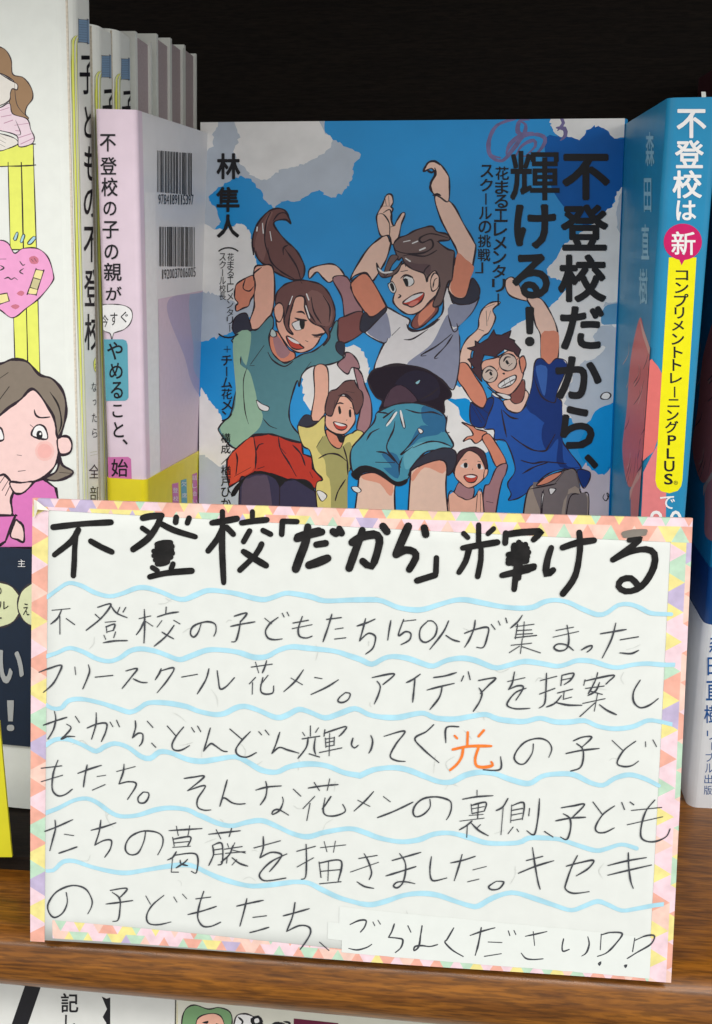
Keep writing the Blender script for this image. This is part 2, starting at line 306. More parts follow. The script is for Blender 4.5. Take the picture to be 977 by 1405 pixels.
ILLUSTRATION = """
F cloud_shade 0.00 1 -40 9455 1733 9452 1888 9303 1945 9182 2261 8999 2449 8911 2334 8778 2303 8563 2168 8361 1959 8307 1762 8396 1540 8254 1258 8234 1153 8145 1011 8227 939 8364 760 8568 547 8583 349 8468 157 8331 51 8147 -35 8119
F cloud 0.00 1 576 9462 1677 9452 1874 9270 2016 9088 1880 8935 1533 8768 1218 8689 1008 8554 831 8602 617 8786 509 8977 600 9179
F cloud 0.00 1 -40 9455 272 9452 202 9216 175 9033 47 8966 -39 8994
F cloud_shade 0.00 1 -36 8298 193 8194 280 8057 309 7954 253 7831 282 7734 481 7845 609 7913 752 7804 811 7611 856 7405 915 7129 919 6714 635 6377 276 6205 -29 6300
F cloud 0.00 1 -34 7872 267 7803 481 7845 609 7913 752 7804 811 7611 856 7405 915 7129 882 6852 633 6712 272 6848 -31 6985
F cloud 0.00 1 -24 5212 172 5216 282 5090 444 4808 613 4491 668 4026 649 2633 -15 2611
F cloud_shade 0.00 1 -21 4297 287 4232 580 4096 664 2634 -15 2611
F cloud 0.00 1 1608 5746 1927 5834 2207 6032 2432 6091 2598 5864 2583 5551 2150 5194 1724 5116
F deep_sky 0.00 1 5137 9126 5304 9152 5527 9150 5640 9116 5746 9244 5910 9306 6023 9228 6138 9118 6304 9117 6441 9116 6523 8815 6524 8486 6331 8472 6198 8349 6123 8128 5962 7989 5771 7878 5627 7989 5394 8212 5214 8545
F cloud 0.00 1 5307 9467 6469 9442 6483 9116 6304 9117 6138 9113 6023 9223 5915 9298 5751 9253 5645 9116 5527 9145 5275 9180
F cloud 0.00 1 6506 8568 6331 8459 6197 8363 6136 8155 6069 8100 5800 7850 5636 7738 5418 7542 5340 7374 5232 7233 5292 7120 5435 7093 5841 6785 6611 6791
F cloud_shade 0.00 1 6506 8568 6346 8445 6254 8321 6208 8100 6247 7823 6368 7601 6491 7322 6568 6819 6610 6820
F cloud 0.00 1 5266 6681 5033 6557 4766 6405 4649 6233 4672 5926 4932 5518 5215 5248 5492 5115 5765 5086 5962 5261 6478 5814 6460 7025 6080 7357 5754 7155
F cloud_shade 0.00 1 6065 6726 6221 6773 6487 6842 6503 6459 6099 6444 5968 6340 5974 6181 6157 6115 6351 5798 6433 5982 6489 6255 6503 6459
F cloud_shade 0.00 1 5760 5858 5983 5953 6157 6115 6349 5844 6409 5479 6236 5292 5929 5010 5748 4960 5574 5327
F patch_blue 0.00 1 6088 6704 6266 6762 6466 6797 6480 6481 6234 6456 6053 6466
F sky 0.00 1 5783 4636 5930 4987 6013 5173 6147 5256 6259 5293 6369 5364 6482 5366 6512 4652 6402 4557 6317 4416 6218 4321 6187 4250 6062 4235 5884 4406
F cloud_pink 0.00 1 5863 4336 6074 4229 6220 4274 6360 4487 6513 4629 6586 2906 5919 2884
F cloud 0.00 1 3706 4873 3840 5085 4116 5159 4392 5178 4574 4890 4480 4575 4135 4498 3855 4527
F cloud 0.00 1 3821 4491 4135 4498 4409 4609 4470 4888 4391 5233 4107 5471 3829 5501 3697 5221
F sky 0.00 1 3800 5327 3935 5318 4147 5311 4213 4976 4158 4953 4078 4996 4008 5084 3983 5196
L scribble 1.08 1 4751 9376 4851 9321 4827 9183 4741 9225 4765 9376 4904 9389
L scribble 1.08 1 4623 9405 4401 9297 4323 9076 4357 8882 4529 8812 4693 8991 4828 9156 5023 9182 5137 9126 5113 9016 4978 8879 4809 8879
L scribble 1.08 1 5350 9412 5395 9343 5315 9234
L scribble 1.08 1 5300 9275 5412 9261 5429 9165 5362 9096
L scribble 1.08 1 4583 8909 4635 9047 4799 9183 4966 9210
L scribble 0.86 1 4698 8825 4804 9018 4970 9099 5001 9016 4865 8879
L scribble 0.86 1 4500 8854 4357 8910 4336 9132 4457 9324 4708 9404
F skin 0.43 1 4303 6655 4422 6754 4565 6762 4458 6652 4499 6525 4413 6326 4322 6259 4219 6125 4152 5992 4163 5770 4096 5769 3972 5812 3999 6034 4083 6212 4239 6368 4256 6522
F skin_shade 0.43 1 3971 5834 4093 5853 4210 5682 4349 5484 4413 5284 4335 5198 4199 5281 4059 5479 3962 5623
L line 0.34 1 4359 6633 4377 6414
L line 0.34 1 4425 6634 4386 6480
L line 0.34 1 4239 6368 4335 6336
L line 0.34 1 4310 6666 4488 6739
F skin 0.43 1 4627 7060 4724 7131 4828 7019 4909 6892 5076 6831 4992 6779 4704 6862
F skin 0.43 1 4958 6824 5144 6825 5292 6641 5410 6380 5446 6052 5407 5876 5287 5848 5198 5895 5174 6268 5091 6443 5040 6661
F skin_shade 0.00 1 5184 6301 5292 6346 5432 6326 5442 6052 5400 5887 5287 5857 5202 5906
F shirt_blue 0.43 1 4485 5397 4666 5278 4718 5178 4849 5125 5000 5246 5068 5518 5100 5872 5196 5943 5309 5852 5420 5942 5576 5856 5434 5413 5515 5304 5522 5068 5540 4757 5646 4581 5835 4340 5767 4293 5612 4307 5371 4234 5177 4072 5049 3933 4918 3844 4780 3813 4815 3905 4759 4066 4863 4294 4712 4695 4544 4725 4528 4870 4372 4890 4432 5115 4495 5250
F shirt_navy 0.00 1 5111 5872 5196 5939 5309 5852 5420 5938 5572 5856 5434 5413 5515 5304 5535 4949 5449 5014 5318 4967 5137 5097 5001 5206 5068 5495
F shirt_blue_light 0.00 1 5123 5828 5266 5830 5292 5698 5259 5388 5164 5608
F shirt_navy 0.00 1 5278 4997 5518 5068 5586 4401 5831 4339 5612 4312 5476 4398 5485 4756 5337 4574 5243 4751
F shirt_navy 0.43 1 4166 5258 4257 5215 4358 5194 4420 5325 4498 5348 4507 5264 4439 5084 4371 4904 4186 4956
L line 0.47 1 4630 5174 4657 5030 4721 4762
L line 0.47 1 4653 5163 4767 5065 4890 5038
L line 0.47 1 4787 4786 4935 4677 5116 4580 5293 4569 5346 4641 5439 4822
L line 0.47 1 4943 4420 5122 4379 5299 4405 5620 4384
L line 0.47 1 4972 4218 5147 4323 5343 4395
L line 0.47 1 4521 4736 4712 4695
L line 0.39 1 4178 5236 4342 4970
L line 0.39 1 4246 5203 4397 4994
L line 0.39 1 4336 5183 4449 5107
L line 0.39 1 5084 5695 5215 5387 5406 5291 5434 5413
F skin 0.39 1 4655 5300 4764 5346 4926 5471 5027 5406 4946 5182 4837 5132 4714 5189
F neck_shade 0.32 1 4762 5402 4938 5626 4970 5461 4931 5305 4833 5265 4758 5324
F skin_mid 0.43 1 4316 5861 4535 5952 4795 6088 4870 5957 4939 5726 4875 5537 4740 5401 4550 5438 4395 5585
F white 0.34 1 4480 5419 4618 5417 4756 5379 4749 5330 4620 5344 4530 5364
F skin_shade 0.43 1 4872 5913 4931 5975 4974 5870 4956 5770 4917 5726
F hair_dark 0.39 0 4098 6080 4219 6114 4206 6191 4274 6148 4394 6220 4482 6353 4513 6283 4602 6280 4734 6347 4707 6237 4796 6198 4793 6165 4888 6072 4855 5957 4786 6033 4652 6075 4534 5985 4568 5953 4345 5983 4305 5839 4323 5595 4289 5616 4163 5770 4206 5793 4110 5914 4180 5937 4199 6037
F glasses 0.39 1 4327 5695 4352 5773 4435 5818 4518 5775 4556 5698 4523 5609 4442 5574 4356 5613
F glasses 0.39 1 4577 5876 4605 5964 4699 6005 4795 5967 4833 5879 4801 5790 4707 5751 4611 5787
L line 0.43 1 4554 5753 4587 5820
L line 0.43 1 4828 5912 4862 5946
L line 0.43 1 4375 5718 4430 5763 4486 5741
L line 0.43 1 4457 5730 4476 5686
L line 0.43 1 4434 5619 4488 5653
L line 0.43 1 4636 5887 4678 5954 4744 5955
L line 0.43 1 4702 5888 4726 5855
L line 0.43 1 4716 5822 4769 5867
L line 0.43 1 4631 5715 4657 5706 4648 5722
F ink 0.00 1 4431 5718 4457 5741 4480 5697 4459 5674
F ink 0.00 1 4665 5888 4691 5915 4719 5866 4697 5844
F white 0.39 1 4570 5536 4656 5618 4813 5691 4828 5625 4758 5539 4615 5493
L line 0.30 1 4615 5510 4723 5579 4821 5636
L line 0.30 1 4656 5600 4681 5523
L line 0.30 1 4732 5645 4757 5557
L line 0.52 1 4415 5507 4552 5398 4653 5344
L line 0.52 1 4964 5516 5027 5406
F pants 0.43 1 4959 2931 5049 3915 5265 4101 5482 4241 5613 4285 5756 4288 5845 3959 5973 3883 5961 2980 6011 2887 4896 2850
F pants_shade 0.00 1 5136 3985 5309 4102 5547 4254 5756 4282 5833 4003 5667 3999 5574 2906 5547 2919 5606 3838 5833 3938 5950 3870 5938 2980 5988 2886 5664 2876
F skin_shade 0.34 1 5189 4050 5351 4193 5558 4261 5463 4151 5311 4069
F shirt_navy 0.34 1 5785 4287 5969 4268 5963 4128 5880 4028
L line 0.43 1 5069 3984 5400 4060 5487 4084
L line 0.43 1 5591 4267 5465 4084
L line 0.43 1 5302 3990 5276 3786 5261 2941
L line 0.43 1 5756 4293 5856 3959
L line 0.43 1 5597 2883 5674 3819 5824 3936
F white 0.30 1 5273 3876 5305 3911 5288 3764 5271 2964
F white 0.30 1 5379 4003 5479 3999 5409 3914
F cloud 0.39 1 6085 5382 6117 5440 6184 5457 6231 5419 6199 5361 6120 5355
L line 0.34 1 6199 3947 6179 3888 6226 3843 6264 3926 6233 3960 6260 3867
F skin_shade 0.39 1 4045 4973 4215 4914 4265 4876 4423 4828 4365 4733 4262 4658 4180 4724 4075 4686 4130 4755 4218 4786 4159 4886
F skin_shade 0.39 1 4354 4744 4452 4806 4580 4647 4726 4381 4590 4310 4460 4555
F mauve_skin 0.39 1 4590 4306 4734 4363 4727 4223 4645 3973 4497 2934 4407 2931 4400 3921 4486 4059
F mauve_skin 0.34 1 4036 4070 4151 4005 4252 3985 4245 3849 4156 3801 3952 3841 3972 3955
F skin_mid 0.34 1 3911 2851 3873 3862 4042 3843 4156 3801 4268 3849 4378 3920 4475 2938 4477 2846
F hair_dark 0.39 1 3961 4182 3979 4363 3997 4499 4112 4581 4273 4600 4387 4531 4436 4397 4447 4239 4393 4170
F skin_mid 0.34 1 3962 4159 3963 4273 4059 4456 4169 4548 4305 4484 4400 4328 4415 4170 4318 4055 4174 3983 4036 4070
F skin_mid 0.30 1 4408 4261 4457 4273 4448 4194 4399 4136
F white 0.00 1 4041 4320 4107 4366 4159 4334 4143 4284 4064 4293
F white 0.00 1 4281 4325 4331 4360 4394 4283 4334 4270
F ink 0.00 1 4091 4355 4141 4363 4147 4300 4102 4287
F ink 0.00 1 4294 4344 4343 4354 4349 4286 4311 4276
L line 0.34 1 4072 4400 4128 4412
L line 0.34 1 4297 4393 4346 4383
L line 0.34 1 4228 4279 4224 4256
F mouth 0.34 1 4101 4163 4202 4188 4299 4163 4265 4081 4183 4065 4130 4095
F white 0.00 1 4124 4159 4202 4179 4281 4158 4203 4134
L line 0.47 1 3873 3862 3944 2898
L line 0.47 1 4311 3896 4250 2908
L line 0.47 1 4356 3897 4374 2912
L line 0.47 1 4449 3786 4551 3766
F hair 0.56 1 832 7438 812 7654 874 7875 1032 8069 1191 8130 1310 8095 1370 7985 1399 7902 1330 7959 1216 7959 1139 7919 1172 7831 1333 7644 1450 7548 1542 7427 1615 7261 1585 7095 1444 7072 1260 7138 1122 7215 1075 7277 983 7307 895 7392 832 7547
F hair_light 0.00 1 855 7454 853 7631 920 7831 1055 8040 1123 8073 1034 7853 1013 7654 1050 7455 1027 7503 983 7347 913 7414 866 7525
L line 0.47 1 1089 8073 1022 7919 1002 7654 1061 7439
L line 0.47 1 1290 7440 1289 7544 1357 7588
L line 0.47 1 1125 7941 1215 8051 1329 8051 1399 7908
L line 0.47 1 1050 7547 1098 7348 1260 7193 1467 7083
L line 0.47 1 1301 7548 1487 7283 1558 7084
L white 0.97 1 965 7908 978 7764
L white 0.97 1 885 7853 879 7798
L white 0.97 1 1081 7787 1105 7654
F skin_mid 0.52 1 846 7236 984 7285 1087 7292 1140 7215 1162 6925 1133 6612 1061 6455 970 6364 820 6322 779 6429 847 6655 845 6834
F skin_shade 0.47 1 836 7124 755 7113 594 7022 553 6944 545 6798 597 6720 562 6675 574 6596 678 6642 759 6676 793 6766 845 6856 860 6990
L line 0.39 1 961 7258 847 7169 836 7057
L line 0.39 1 709 7079 676 6945 768 6900 837 6968
F sleeve_dark 0.43 1 511 6359 575 6522 725 6564 784 6429 820 6328 905 6323 693 6192 565 6236
F skin 0.47 1 1682 7206 1761 7266 1992 7312 2124 7268 2221 7132 2081 7082 1991 7037 1899 7103 1807 7191 1695 7095
F mauve_skin 0.47 1 2047 7091 2212 7136 2320 7033 2509 6602 2272 6533 2231 6544 2188 6821
F mauve_dark 0.47 1 2137 6454 2249 6537 2497 6602 2537 6324 2188 6130
F teal 0.47 1 519 6174 797 6306 905 6329 1106 6534 1149 6388 1075 6185 1181 5972 1322 5823 1482 5892 1596 5955 1779 6013 1959 6172 2092 6442 2137 6443 2141 6197 2225 5952 2192 5879 2011 5809 1736 5772 1600 5650 1556 5469 1523 5555 1424 5236 1408 5008 1463 4861 1604 4692 1593 4619 1268 4704 1081 4739 825 4704 569 4505 321 4746 332 4850 495 5037 563 5335 626 5564 634 5791 637 5931 531 6111
F mint_shirt 0.00 1 531 6167 797 6283 732 5774 649 5927 641 5792 735 5725 798 5658 889 5341 914 5204 997 5023 952 4839 836 4722 615 4545 545 4528 344 4758 355 4862 518 5037 575 5335
F sleeve_dark 0.34 1 2120 6141 2238 6131 2225 5947 2126 6018
L line 0.47 1 1007 6083 801 5797
L line 0.47 1 1066 5982 1148 5859 1322 5771 1459 5852
L line 0.47 1 1735 5844 1589 5650
L line 0.47 1 790 5775 859 5776
L line 0.30 1 746 5748 690 5520 716 5109 777 4882
L line 0.30 1 997 4978 1103 4865 1220 4822
F white 0.30 1 897 5250 984 5194 1089 5150 1077 5093 996 5092 933 5136
F skin_shade 0.43 1 1087 6196 1189 6299 1271 6210 1388 6031 1481 5976 1477 5892 1344 5832 1229 5876 1123 6005
F mauve_skin 0.00 1 1144 6186 1213 6231 1318 6098 1412 5986 1321 5895 1216 5939
F skin_mid 0.47 1 1209 6613 1188 6456 1228 6299 1341 6120 1469 6009 1596 5984 1737 6035 1828 6126 1890 6239 2002 6352 2045 6553 1903 6886 1583 6928 1288 6703
F hair 0.52 1 1173 6720 1199 6881 1308 6993 1444 7047 1558 7070 1718 7049 1878 6997 1999 6864 2069 6709 2095 6554 2052 6397 2007 6341 2016 6218 1965 6128 1919 6094 1986 6218 1946 6307 1888 6369 1773 6417 1680 6505 1628 6661 1607 6817 1493 6812 1431 6659 1396 6503 1389 6368 1454 6257 1362 6312 1314 6435 1312 6591 1266 6669 1208 6691
F hair_light 0.00 1 1675 6884 1811 6907 1973 6775 2055 6598 2013 6397 1887 6395 1772 6461 1691 6572
L line 0.43 1 1619 6839 1679 6617 1795 6439
L line 0.43 1 1722 6818 1770 6595 1887 6418
L line 0.43 1 1903 6841 2009 6664 2001 6441
L line 0.43 1 1424 6816 1369 6659 1325 6502
L line 0.43 1 1547 7072 1582 7017
L white 0.86 1 1436 6827 1391 6704
L white 0.86 1 1652 6862 1688 6773
L white 0.86 1 1643 6684 1703 6505
F skin_mid 0.43 1 1156 6635 1219 6725 1284 6692 1304 6569 1250 6445 1187 6478
F white 0.26 1 1441 6425 1555 6470 1594 6437 1582 6336 1499 6320 1453 6369
F ink 0.00 1 1550 6464 1631 6451 1618 6343 1568 6347
L line 0.65 1 1474 6503 1555 6477 1663 6465
L line 0.65 1 1741 6255 1821 6243 1924 6273
L line 0.65 1 1776 6220 1867 6216
L line 0.47 1 1501 6589 1588 6594 1634 6554
L line 0.47 1 1865 6395 1945 6374
L line 0.47 1 1644 6164 1685 6147
F mouth 0.43 1 1351 6228 1455 6185 1525 6145 1571 6096 1622 6052 1503 6032 1406 6087
F white 0.00 1 1368 6215 1455 6185 1559 6123 1502 6118 1421 6155
F earring 0.34 1 1120 6332 1178 6298 1197 6231 1137 6213 1098 6253
F skirt 0.52 0 441 4322 522 4440 616 4529 732 4628 872 4700 1081 4737 1244 4708 1454 4630 1605 4612 1631 4441 1770 4394 1784 4215 1937 4063 1835 3913 1648 3982 1415 4041 1134 4126 877 4148 643 4003 479 3901 442 4091
F skirt_light 0.00 1 464 4323 616 4511 860 4677 876 4217 643 4049 502 3953
L line 0.47 1 860 4677 897 4425 888 4194
L line 0.47 1 1244 4696 1282 4502 1412 4299 1531 4094
L line 0.47 1 581 4441 605 4326 584 4094
L line 0.47 1 897 4471 943 4564 1013 4588
L line 0.47 1 1467 4575 1596 4440 1668 4259
L line 0.47 1 1293 4514 1364 4435
L line 0.47 1 1739 4168 1786 4078
L line 0.47 1 560 4070 817 4215
L line 0.47 1 923 4195 1028 4232
F legs_dark 0.47 1 644 3933 760 4071 970 4127 1205 4059 1302 3742 1348 2808 712 2787
F legs_light 0.00 1 679 3911 784 4041 971 4092 1112 3969 1183 2802 735 2788
F legs_dark 0.47 1 1276 3922 1369 4021 1508 4048 1812 3894 1921 2826 1360 2808
F ink 0.00 1 631 3980 900 4160 1181 4120 1415 4045 1694 4029 1812 3871 1508 4036 1369 4021 1277 3915 1205 4040 970 4131 760 4071 574 3769 503 3791
F mauve_skin 0.43 1 2392 5771 2507 5683 2567 5504 2663 5257 2669 4953 2558 4769 2454 4846 2506 5142 2490 5367
F mauve_skin 0.43 1 2140 5810 2246 5917 2262 5991 2354 5976 2451 5859 2472 5754 2362 5768 2291 5670
F skin_mid 0.43 1 1790 5762 1980 5765 2009 5359 1961 5087 1871 4949 1746 4964 1796 5356
F shirt_yellow 0.47 1 1544 4869 1683 4849 1821 4902 1957 5030 1965 4814 2055 4611 2195 4541 2272 4718 2386 4777 2380 4772 2466 4824 2559 4758 2379 4549 2362 4229 2319 4045 2321 2863 2328 2840 2002 2829 1835 3890 1937 4058 1807 4216 1739 4489 1622 4578
F olive 0.00 1 1837 4549 1973 4734 2055 4611 2195 4545 2354 4640 2405 4344 2329 4091 2327 2863 2107 2856 2066 3947 1998 4129 1967 4357
F sleeve_dark 0.34 1 1555 4897 1646 5031 1745 5026 1774 4951 1871 4944 1683 4858
F skin_shade 0.39 1 1979 4814 2168 4759 2265 4729 2199 4541 2055 4611
F skin_mid 0.43 1 1975 5041 2047 5134 2118 5293 2273 5330 2394 5208 2419 5072 2417 4932 2283 4770 2168 4759 2029 4815 1970 4905
F hair 0.43 1 1960 5098 2020 5382 2134 5440 2258 5555 2417 5580 2407 5569 2466 5457 2528 5390 2541 5233 2461 5069 2410 5117 2367 5252 2255 5363 2205 5344 2182 5317 2120 5180 2060 5032
L line 0.39 1 2158 5339 2272 5364 2388 5275
L line 0.39 1 2272 5409 2409 5388
L line 0.39 1 2114 5271 2083 5066
F ink 0.00 1 2161 5163 2188 5181 2213 5091 2181 5059
F ink 0.00 1 2327 5120 2359 5130 2365 5026 2333 5025
L line 0.43 1 2142 5212 2188 5231 2243 5219
L line 0.43 1 2344 5171 2390 5149
L line 0.43 1 2302 4980 2291 4966
F mouth 0.39 1 2096 4939 2188 4927 2299 4893 2281 4838 2208 4819 2134 4851
F white 0.00 1 2108 4935 2188 4923 2287 4888 2212 4878 2143 4899
L line 0.47 1 1938 4722 1837 4549
L line 0.47 1 2252 4569 2313 4365 2328 4137
L line 0.47 1 1874 4378 2012 4450 2173 4442 2313 4342
L line 0.47 1 2295 4067 2183 3881 2139 3730
F ink 0.00 1 1983 4837 2168 4759 2260 4729 2239 4626 2181 4647 2146 4726 2029 4792
F white 0.30 1 1854 3872 1928 3874 2010 3807 1954 3725 1907 3747
F skin 0.52 1 2844 7736 2895 7648 2913 7605 2851 7385 2769 7231 2655 7065 2598 7142 2540 7186 2383 7141 2317 7074 2371 7218 2557 7516 2722 7670
F skin_shade 0.52 1 2324 6982 2357 7071 2513 7171 2627 7095 2872 6681 2839 6650 2643 6528 2523 6629 2384 6823
F skin 0.47 1 2759 7731 2696 7954 2707 8052 2772 8172 2836 8320 2911 8324 2936 8219 2906 8150 2934 8117 2905 7998 2952 7871 3000 7954 3071 8059 3118 8045 3063 7889 3023 7688 2936 7600 2884 7732
L line 0.39 1 2708 8041 2793 8041 2885 7911 2893 7736
L line 0.39 1 2745 8161 2924 8161
L line 0.39 1 2809 8302 2834 8172
L line 0.39 1 2865 8313 2879 8172
L line 0.39 1 2792 8063 2892 8107 2928 7954
L line 0.39 1 2908 7856 2975 7878
F skin 0.52 1 3807 8200 3987 7905 4143 7652 4171 7496 4060 6857 4071 6906 4023 6822 3885 6834 3793 6948 3833 7123 3871 7342 3886 7389 3905 7498 3791 7716 3638 7998 3559 8311
F skin_shade 0.00 1 3815 6970 3854 7145 3882 7342 3917 7487 4030 7390 4160 7278 4110 7103 4061 6895 4018 6831 3889 6843
F skin 0.47 1 3530 8344 3482 8491 3545 8624 3492 8706 3378 8664 3424 8771 3529 8811 3622 8764 3732 8623 3761 8516 3755 8231 3630 8290
L line 0.65 1 3378 8664 3441 8786 3540 8807 3618 8753
L line 0.65 1 3542 8710 3560 8624 3493 8495 3484 8409 3530 8344
L line 0.65 1 3433 8678 3500 8646 3543 8678
L line 0.65 1 3519 8312 3585 8333 3641 8311
F shirt_white 0.52 1 2872 6677 3088 6563 3224 6491 3204 6387 3318 6335 3451 6372 3649 6518 3717 6639 3723 6903 3758 7013 3829 6838 3888 6729 4110 6726 4243 6841 4157 6621 3946 6395 3973 6201 3979 5846 3904 5462 3739 5616 3466 5745 3127 5830 2879 5804 2704 5739 2784 6009 2897 6233 2831 6143 2552 6296 2640 6453 2839 6632
F shirt_grey 0.00 1 3799 6574 3721 6463 3547 6129 3199 5831 3466 5750 3739 5616 3899 5471 3974 5846 3969 6201 3941 6395 3876 6354
F shirt_grey 0.00 1 2586 6296 2663 6431 2858 6606 2948 6256 2893 6211 2845 6148
F shirt_grey 0.00 1 3826 6724 4110 6722 4229 6819 4152 6621 3946 6399 3841 6420 3792 6574
F sleeve_dark 0.43 1 2472 6357 2502 6540 2558 6594 2650 6519 2843 6659 2858 6610 2690 6431 2552 6300
F sleeve_dark 0.43 1 3794 6926 3885 6821 4023 6818 4082 6928 4143 7114 4254 6947 4218 6797 4070 6726 3887 6751
L line 0.43 1 3855 6288 3637 6108 3405 5967 3484 5962
L line 0.43 1 3878 6277 3771 6110 3608 5930 3664 5931
L line 0.43 1 3792 6574 3876 6332 3942 6355 3929 6443
L line 0.43 1 3081 6379 2960 6256
L line 0.43 1 3141 6196 3276 6210 3496 6350
F neck_shade 0.47 1 3248 6436 3323 6570 3487 6726 3586 6804 3645 6639 3494 6461 3362 6371 3283 6370
F skin_shade 0.00 1 3357 6570 3499 6704 3575 6770 3596 6638 3449 6472 3361 6404
L line 0.73 1 3181 6425 3216 6347 3329 6326 3473 6372 3671 6507
F skin 0.47 1 2952 7136 2925 7041 2995 6932 2967 6766 3064 6645 3200 6573 3356 6603 3491 6737 3638 6914 3644 7133 3427 7340 3160 7339 3005 7251
F hair_grey 0.52 1 2983 7506 2958 7605 3028 7692 3156 7741 3292 7813 3513 7867 3594 7791 3750 7750 3784 7668 3625 7646 3760 7537 3854 7507 3863 7422 3839 7083 3812 7079 3769 7013 3698 6749 3604 6683 3565 6722 3638 6925 3663 7016 3591 7213 3482 7125 3466 7055 3414 7179 3257 7233 3132 7321 3085 7408 3030 7375
F hair_mid 0.00 1 3120 7364 3299 7321 3523 7300 3482 7147 3436 7191 3257 7244
L line 0.47 1 2982 7517 3117 7474 3385 7475 3538 7563 3513 7672 3381 7628 3346 7693 3511 7759 3778 7694
L line 0.47 1 3096 7430 3207 7452 3430 7431 3606 7519
L line 0.47 1 3602 7650 3760 7541
L line 0.47 1 3097 7386 3144 7277
L line 0.47 1 3414 7168 3435 7234 3500 7300
L white 1.08 1 3103 7638 3202 7660
L white 1.08 1 3237 7616 3314 7649
L white 1.08 1 3141 7397 3209 7354
L white 1.08 1 3350 7518 3427 7551
F hair_grey 0.39 1 2706 7330 2765 7220 2855 7188 2989 7232 3087 7353 3034 7210 2924 7133 2789 7121 2731 7209
F hair_grey 0.34 1 2822 7143 2853 7298 2928 7440 3029 7419 2942 7298 2878 7166
L white 0.65 1 2730 7253 2810 7187 2945 7199
F skin 0.43 1 3523 7078 3576 7183 3646 7122 3637 6980 3549 6920
L line 0.34 1 3559 6968 3579 7078 3622 7111
F white 0.26 1 2887 7008 2954 7048 3008 6947 2986 6887 2928 6909
F ink 0.00 1 2910 7013 2954 7030 2985 6947 2957 6909
F white 0.26 1 3110 7097 3169 7142 3259 7098 3268 7028 3190 6988
F ink 0.00 1 3116 7093 3177 7093 3190 6988 3150 6992
L line 0.56 1 3071 7102 3142 7153 3254 7116
L line 0.56 1 3074 7203 3174 7219
L line 0.56 1 2876 7019 2954 7064
L line 0.43 1 3048 6866 3082 6844 3038 6810
F mouth 0.47 1 3111 6740 3238 6843 3421 6893 3392 6773 3265 6684 3186 6706
F white 0.00 1 3129 6745 3250 6845 3416 6886 3351 6830 3218 6763
F tongue 0.00 1 3197 6712 3263 6764 3352 6780 3320 6724 3253 6691
F black_purple 0.52 1 2611 5612 2721 5748 3014 5806 3285 5806 3557 5720 3740 5585 3860 5435 3858 5341 3770 5286 3752 5092 3479 5213 3208 5249 3027 5228 2802 5136 2836 5272 2730 5337 2647 5482
F inner_purple 0.00 1 2858 5182 2911 5374 2999 5477 3111 5512 3249 5425 3361 5281 3208 5253 3027 5232
F inner_navy 0.00 1 3020 5533 3175 5692 3377 5740 3603 5654 3697 5499 3679 5342 3478 5272 3387 5292 3271 5425 3134 5513
L line 0.47 1 3387 5292 3565 5385 3697 5499
L line 0.47 1 2954 5442 2901 5307
F drop 0.30 1 3325 5560 3380 5595 3403 5595 3386 5543 3348 5525
F shorts 0.56 1 2769 5101 3027 5219 3253 5250 3524 5214 3780 5071 3808 4851 3927 4628 3812 4553 3541 4525 3408 4409 3298 4270 3256 4109 3144 4038 3030 4058 2821 4213 2591 4276 2409 4180 2369 4499 2536 4735 2693 4919 2736 5010
F shorts_dark 0.00 1 3457 5208 3776 5064 3793 4828 3691 4849 3463 4968
F shorts_dark 0.00 1 3009 4495 3118 4384 3097 4099 2870 4260 3002 4267 2838 4468
F shorts_dark 0.00 1 3225 4477 3278 4659 3430 4911 3714 4849 3693 4781 3401 4707
F shorts_light 0.00 1 3180 4453 3313 4615 3583 4677 3878 4604 3541 4541 3386 4413 3287 4274 3208 4249
L line 0.47 1 3033 4971 3013 4835 2916 4572 3045 4382 3139 4270
L line 0.47 1 2796 4853 2672 4783 2606 4668
L line 0.47 1 2758 4501 2907 4481 3046 4359
L line 0.47 1 2750 4341 3046 4341
L line 0.47 1 3399 4786 3223 4568 3135 4464 3313 4592
L line 0.47 1 3314 4570 3538 4665 3718 4669 3900 4605
L line 0.47 1 3187 5154 3392 5102 3594 5117 3753 5063
L line 0.47 1 2757 5101 2917 5082 2850 5013 3029 5151
L line 0.47 1 3821 5065 3804 4828 3861 4818
L line 0.47 1 3158 4430 3116 4293 3119 4156
L white 0.97 1 2909 4896 2975 4992 3057 5107
L white 0.97 1 3115 5130 3140 5018 3175 4883
L line 0.30 1 2886 4900 2975 5026 3029 5117
L line 0.30 1 3097 5119 3123 4995 3166 4872 3193 4884 3156 5041
F white 0.30 1 3386 4865 3432 4861 3466 4821 3433 4787 3403 4809
F skin_pale 0.47 1 2543 4137 2776 4171 3031 4017 3052 3858 3029 2805 2446 2785 2493 4003
F skin_warm 0.00 1 2552 4138 2776 4166 3026 4012 3007 3834 2931 3877 2825 4012 2572 4074
F skin_pale 0.47 1 3290 4149 3434 4296 3726 4393 3829 4305 3833 3924 3907 2834 3332 2815
F skin_warm 0.00 1 3305 4156 3434 4291 3726 4389 3823 4309 3776 4190 3502 4279 3326 4059
F ink 0.34 1 2386 4150 2477 4243 2591 4280 2821 4217 3030 4063 3144 4054 3239 4091 3213 4022 3054 3999 2776 4166 2570 4177 2480 4067
F sleeve_dark 0.39 1 3256 4148 3299 4252 3408 4409 3676 4555 3883 4577 3975 4489 3954 4290 3849 4169 3821 4366 3680 4392 3411 4295 3277 4201
F white 0.30 1 2390 3950 2482 3957 2540 3902 2495 3866 2426 3892
F white 0.34 1 3658 5615 3662 5615 3663 5611
"""
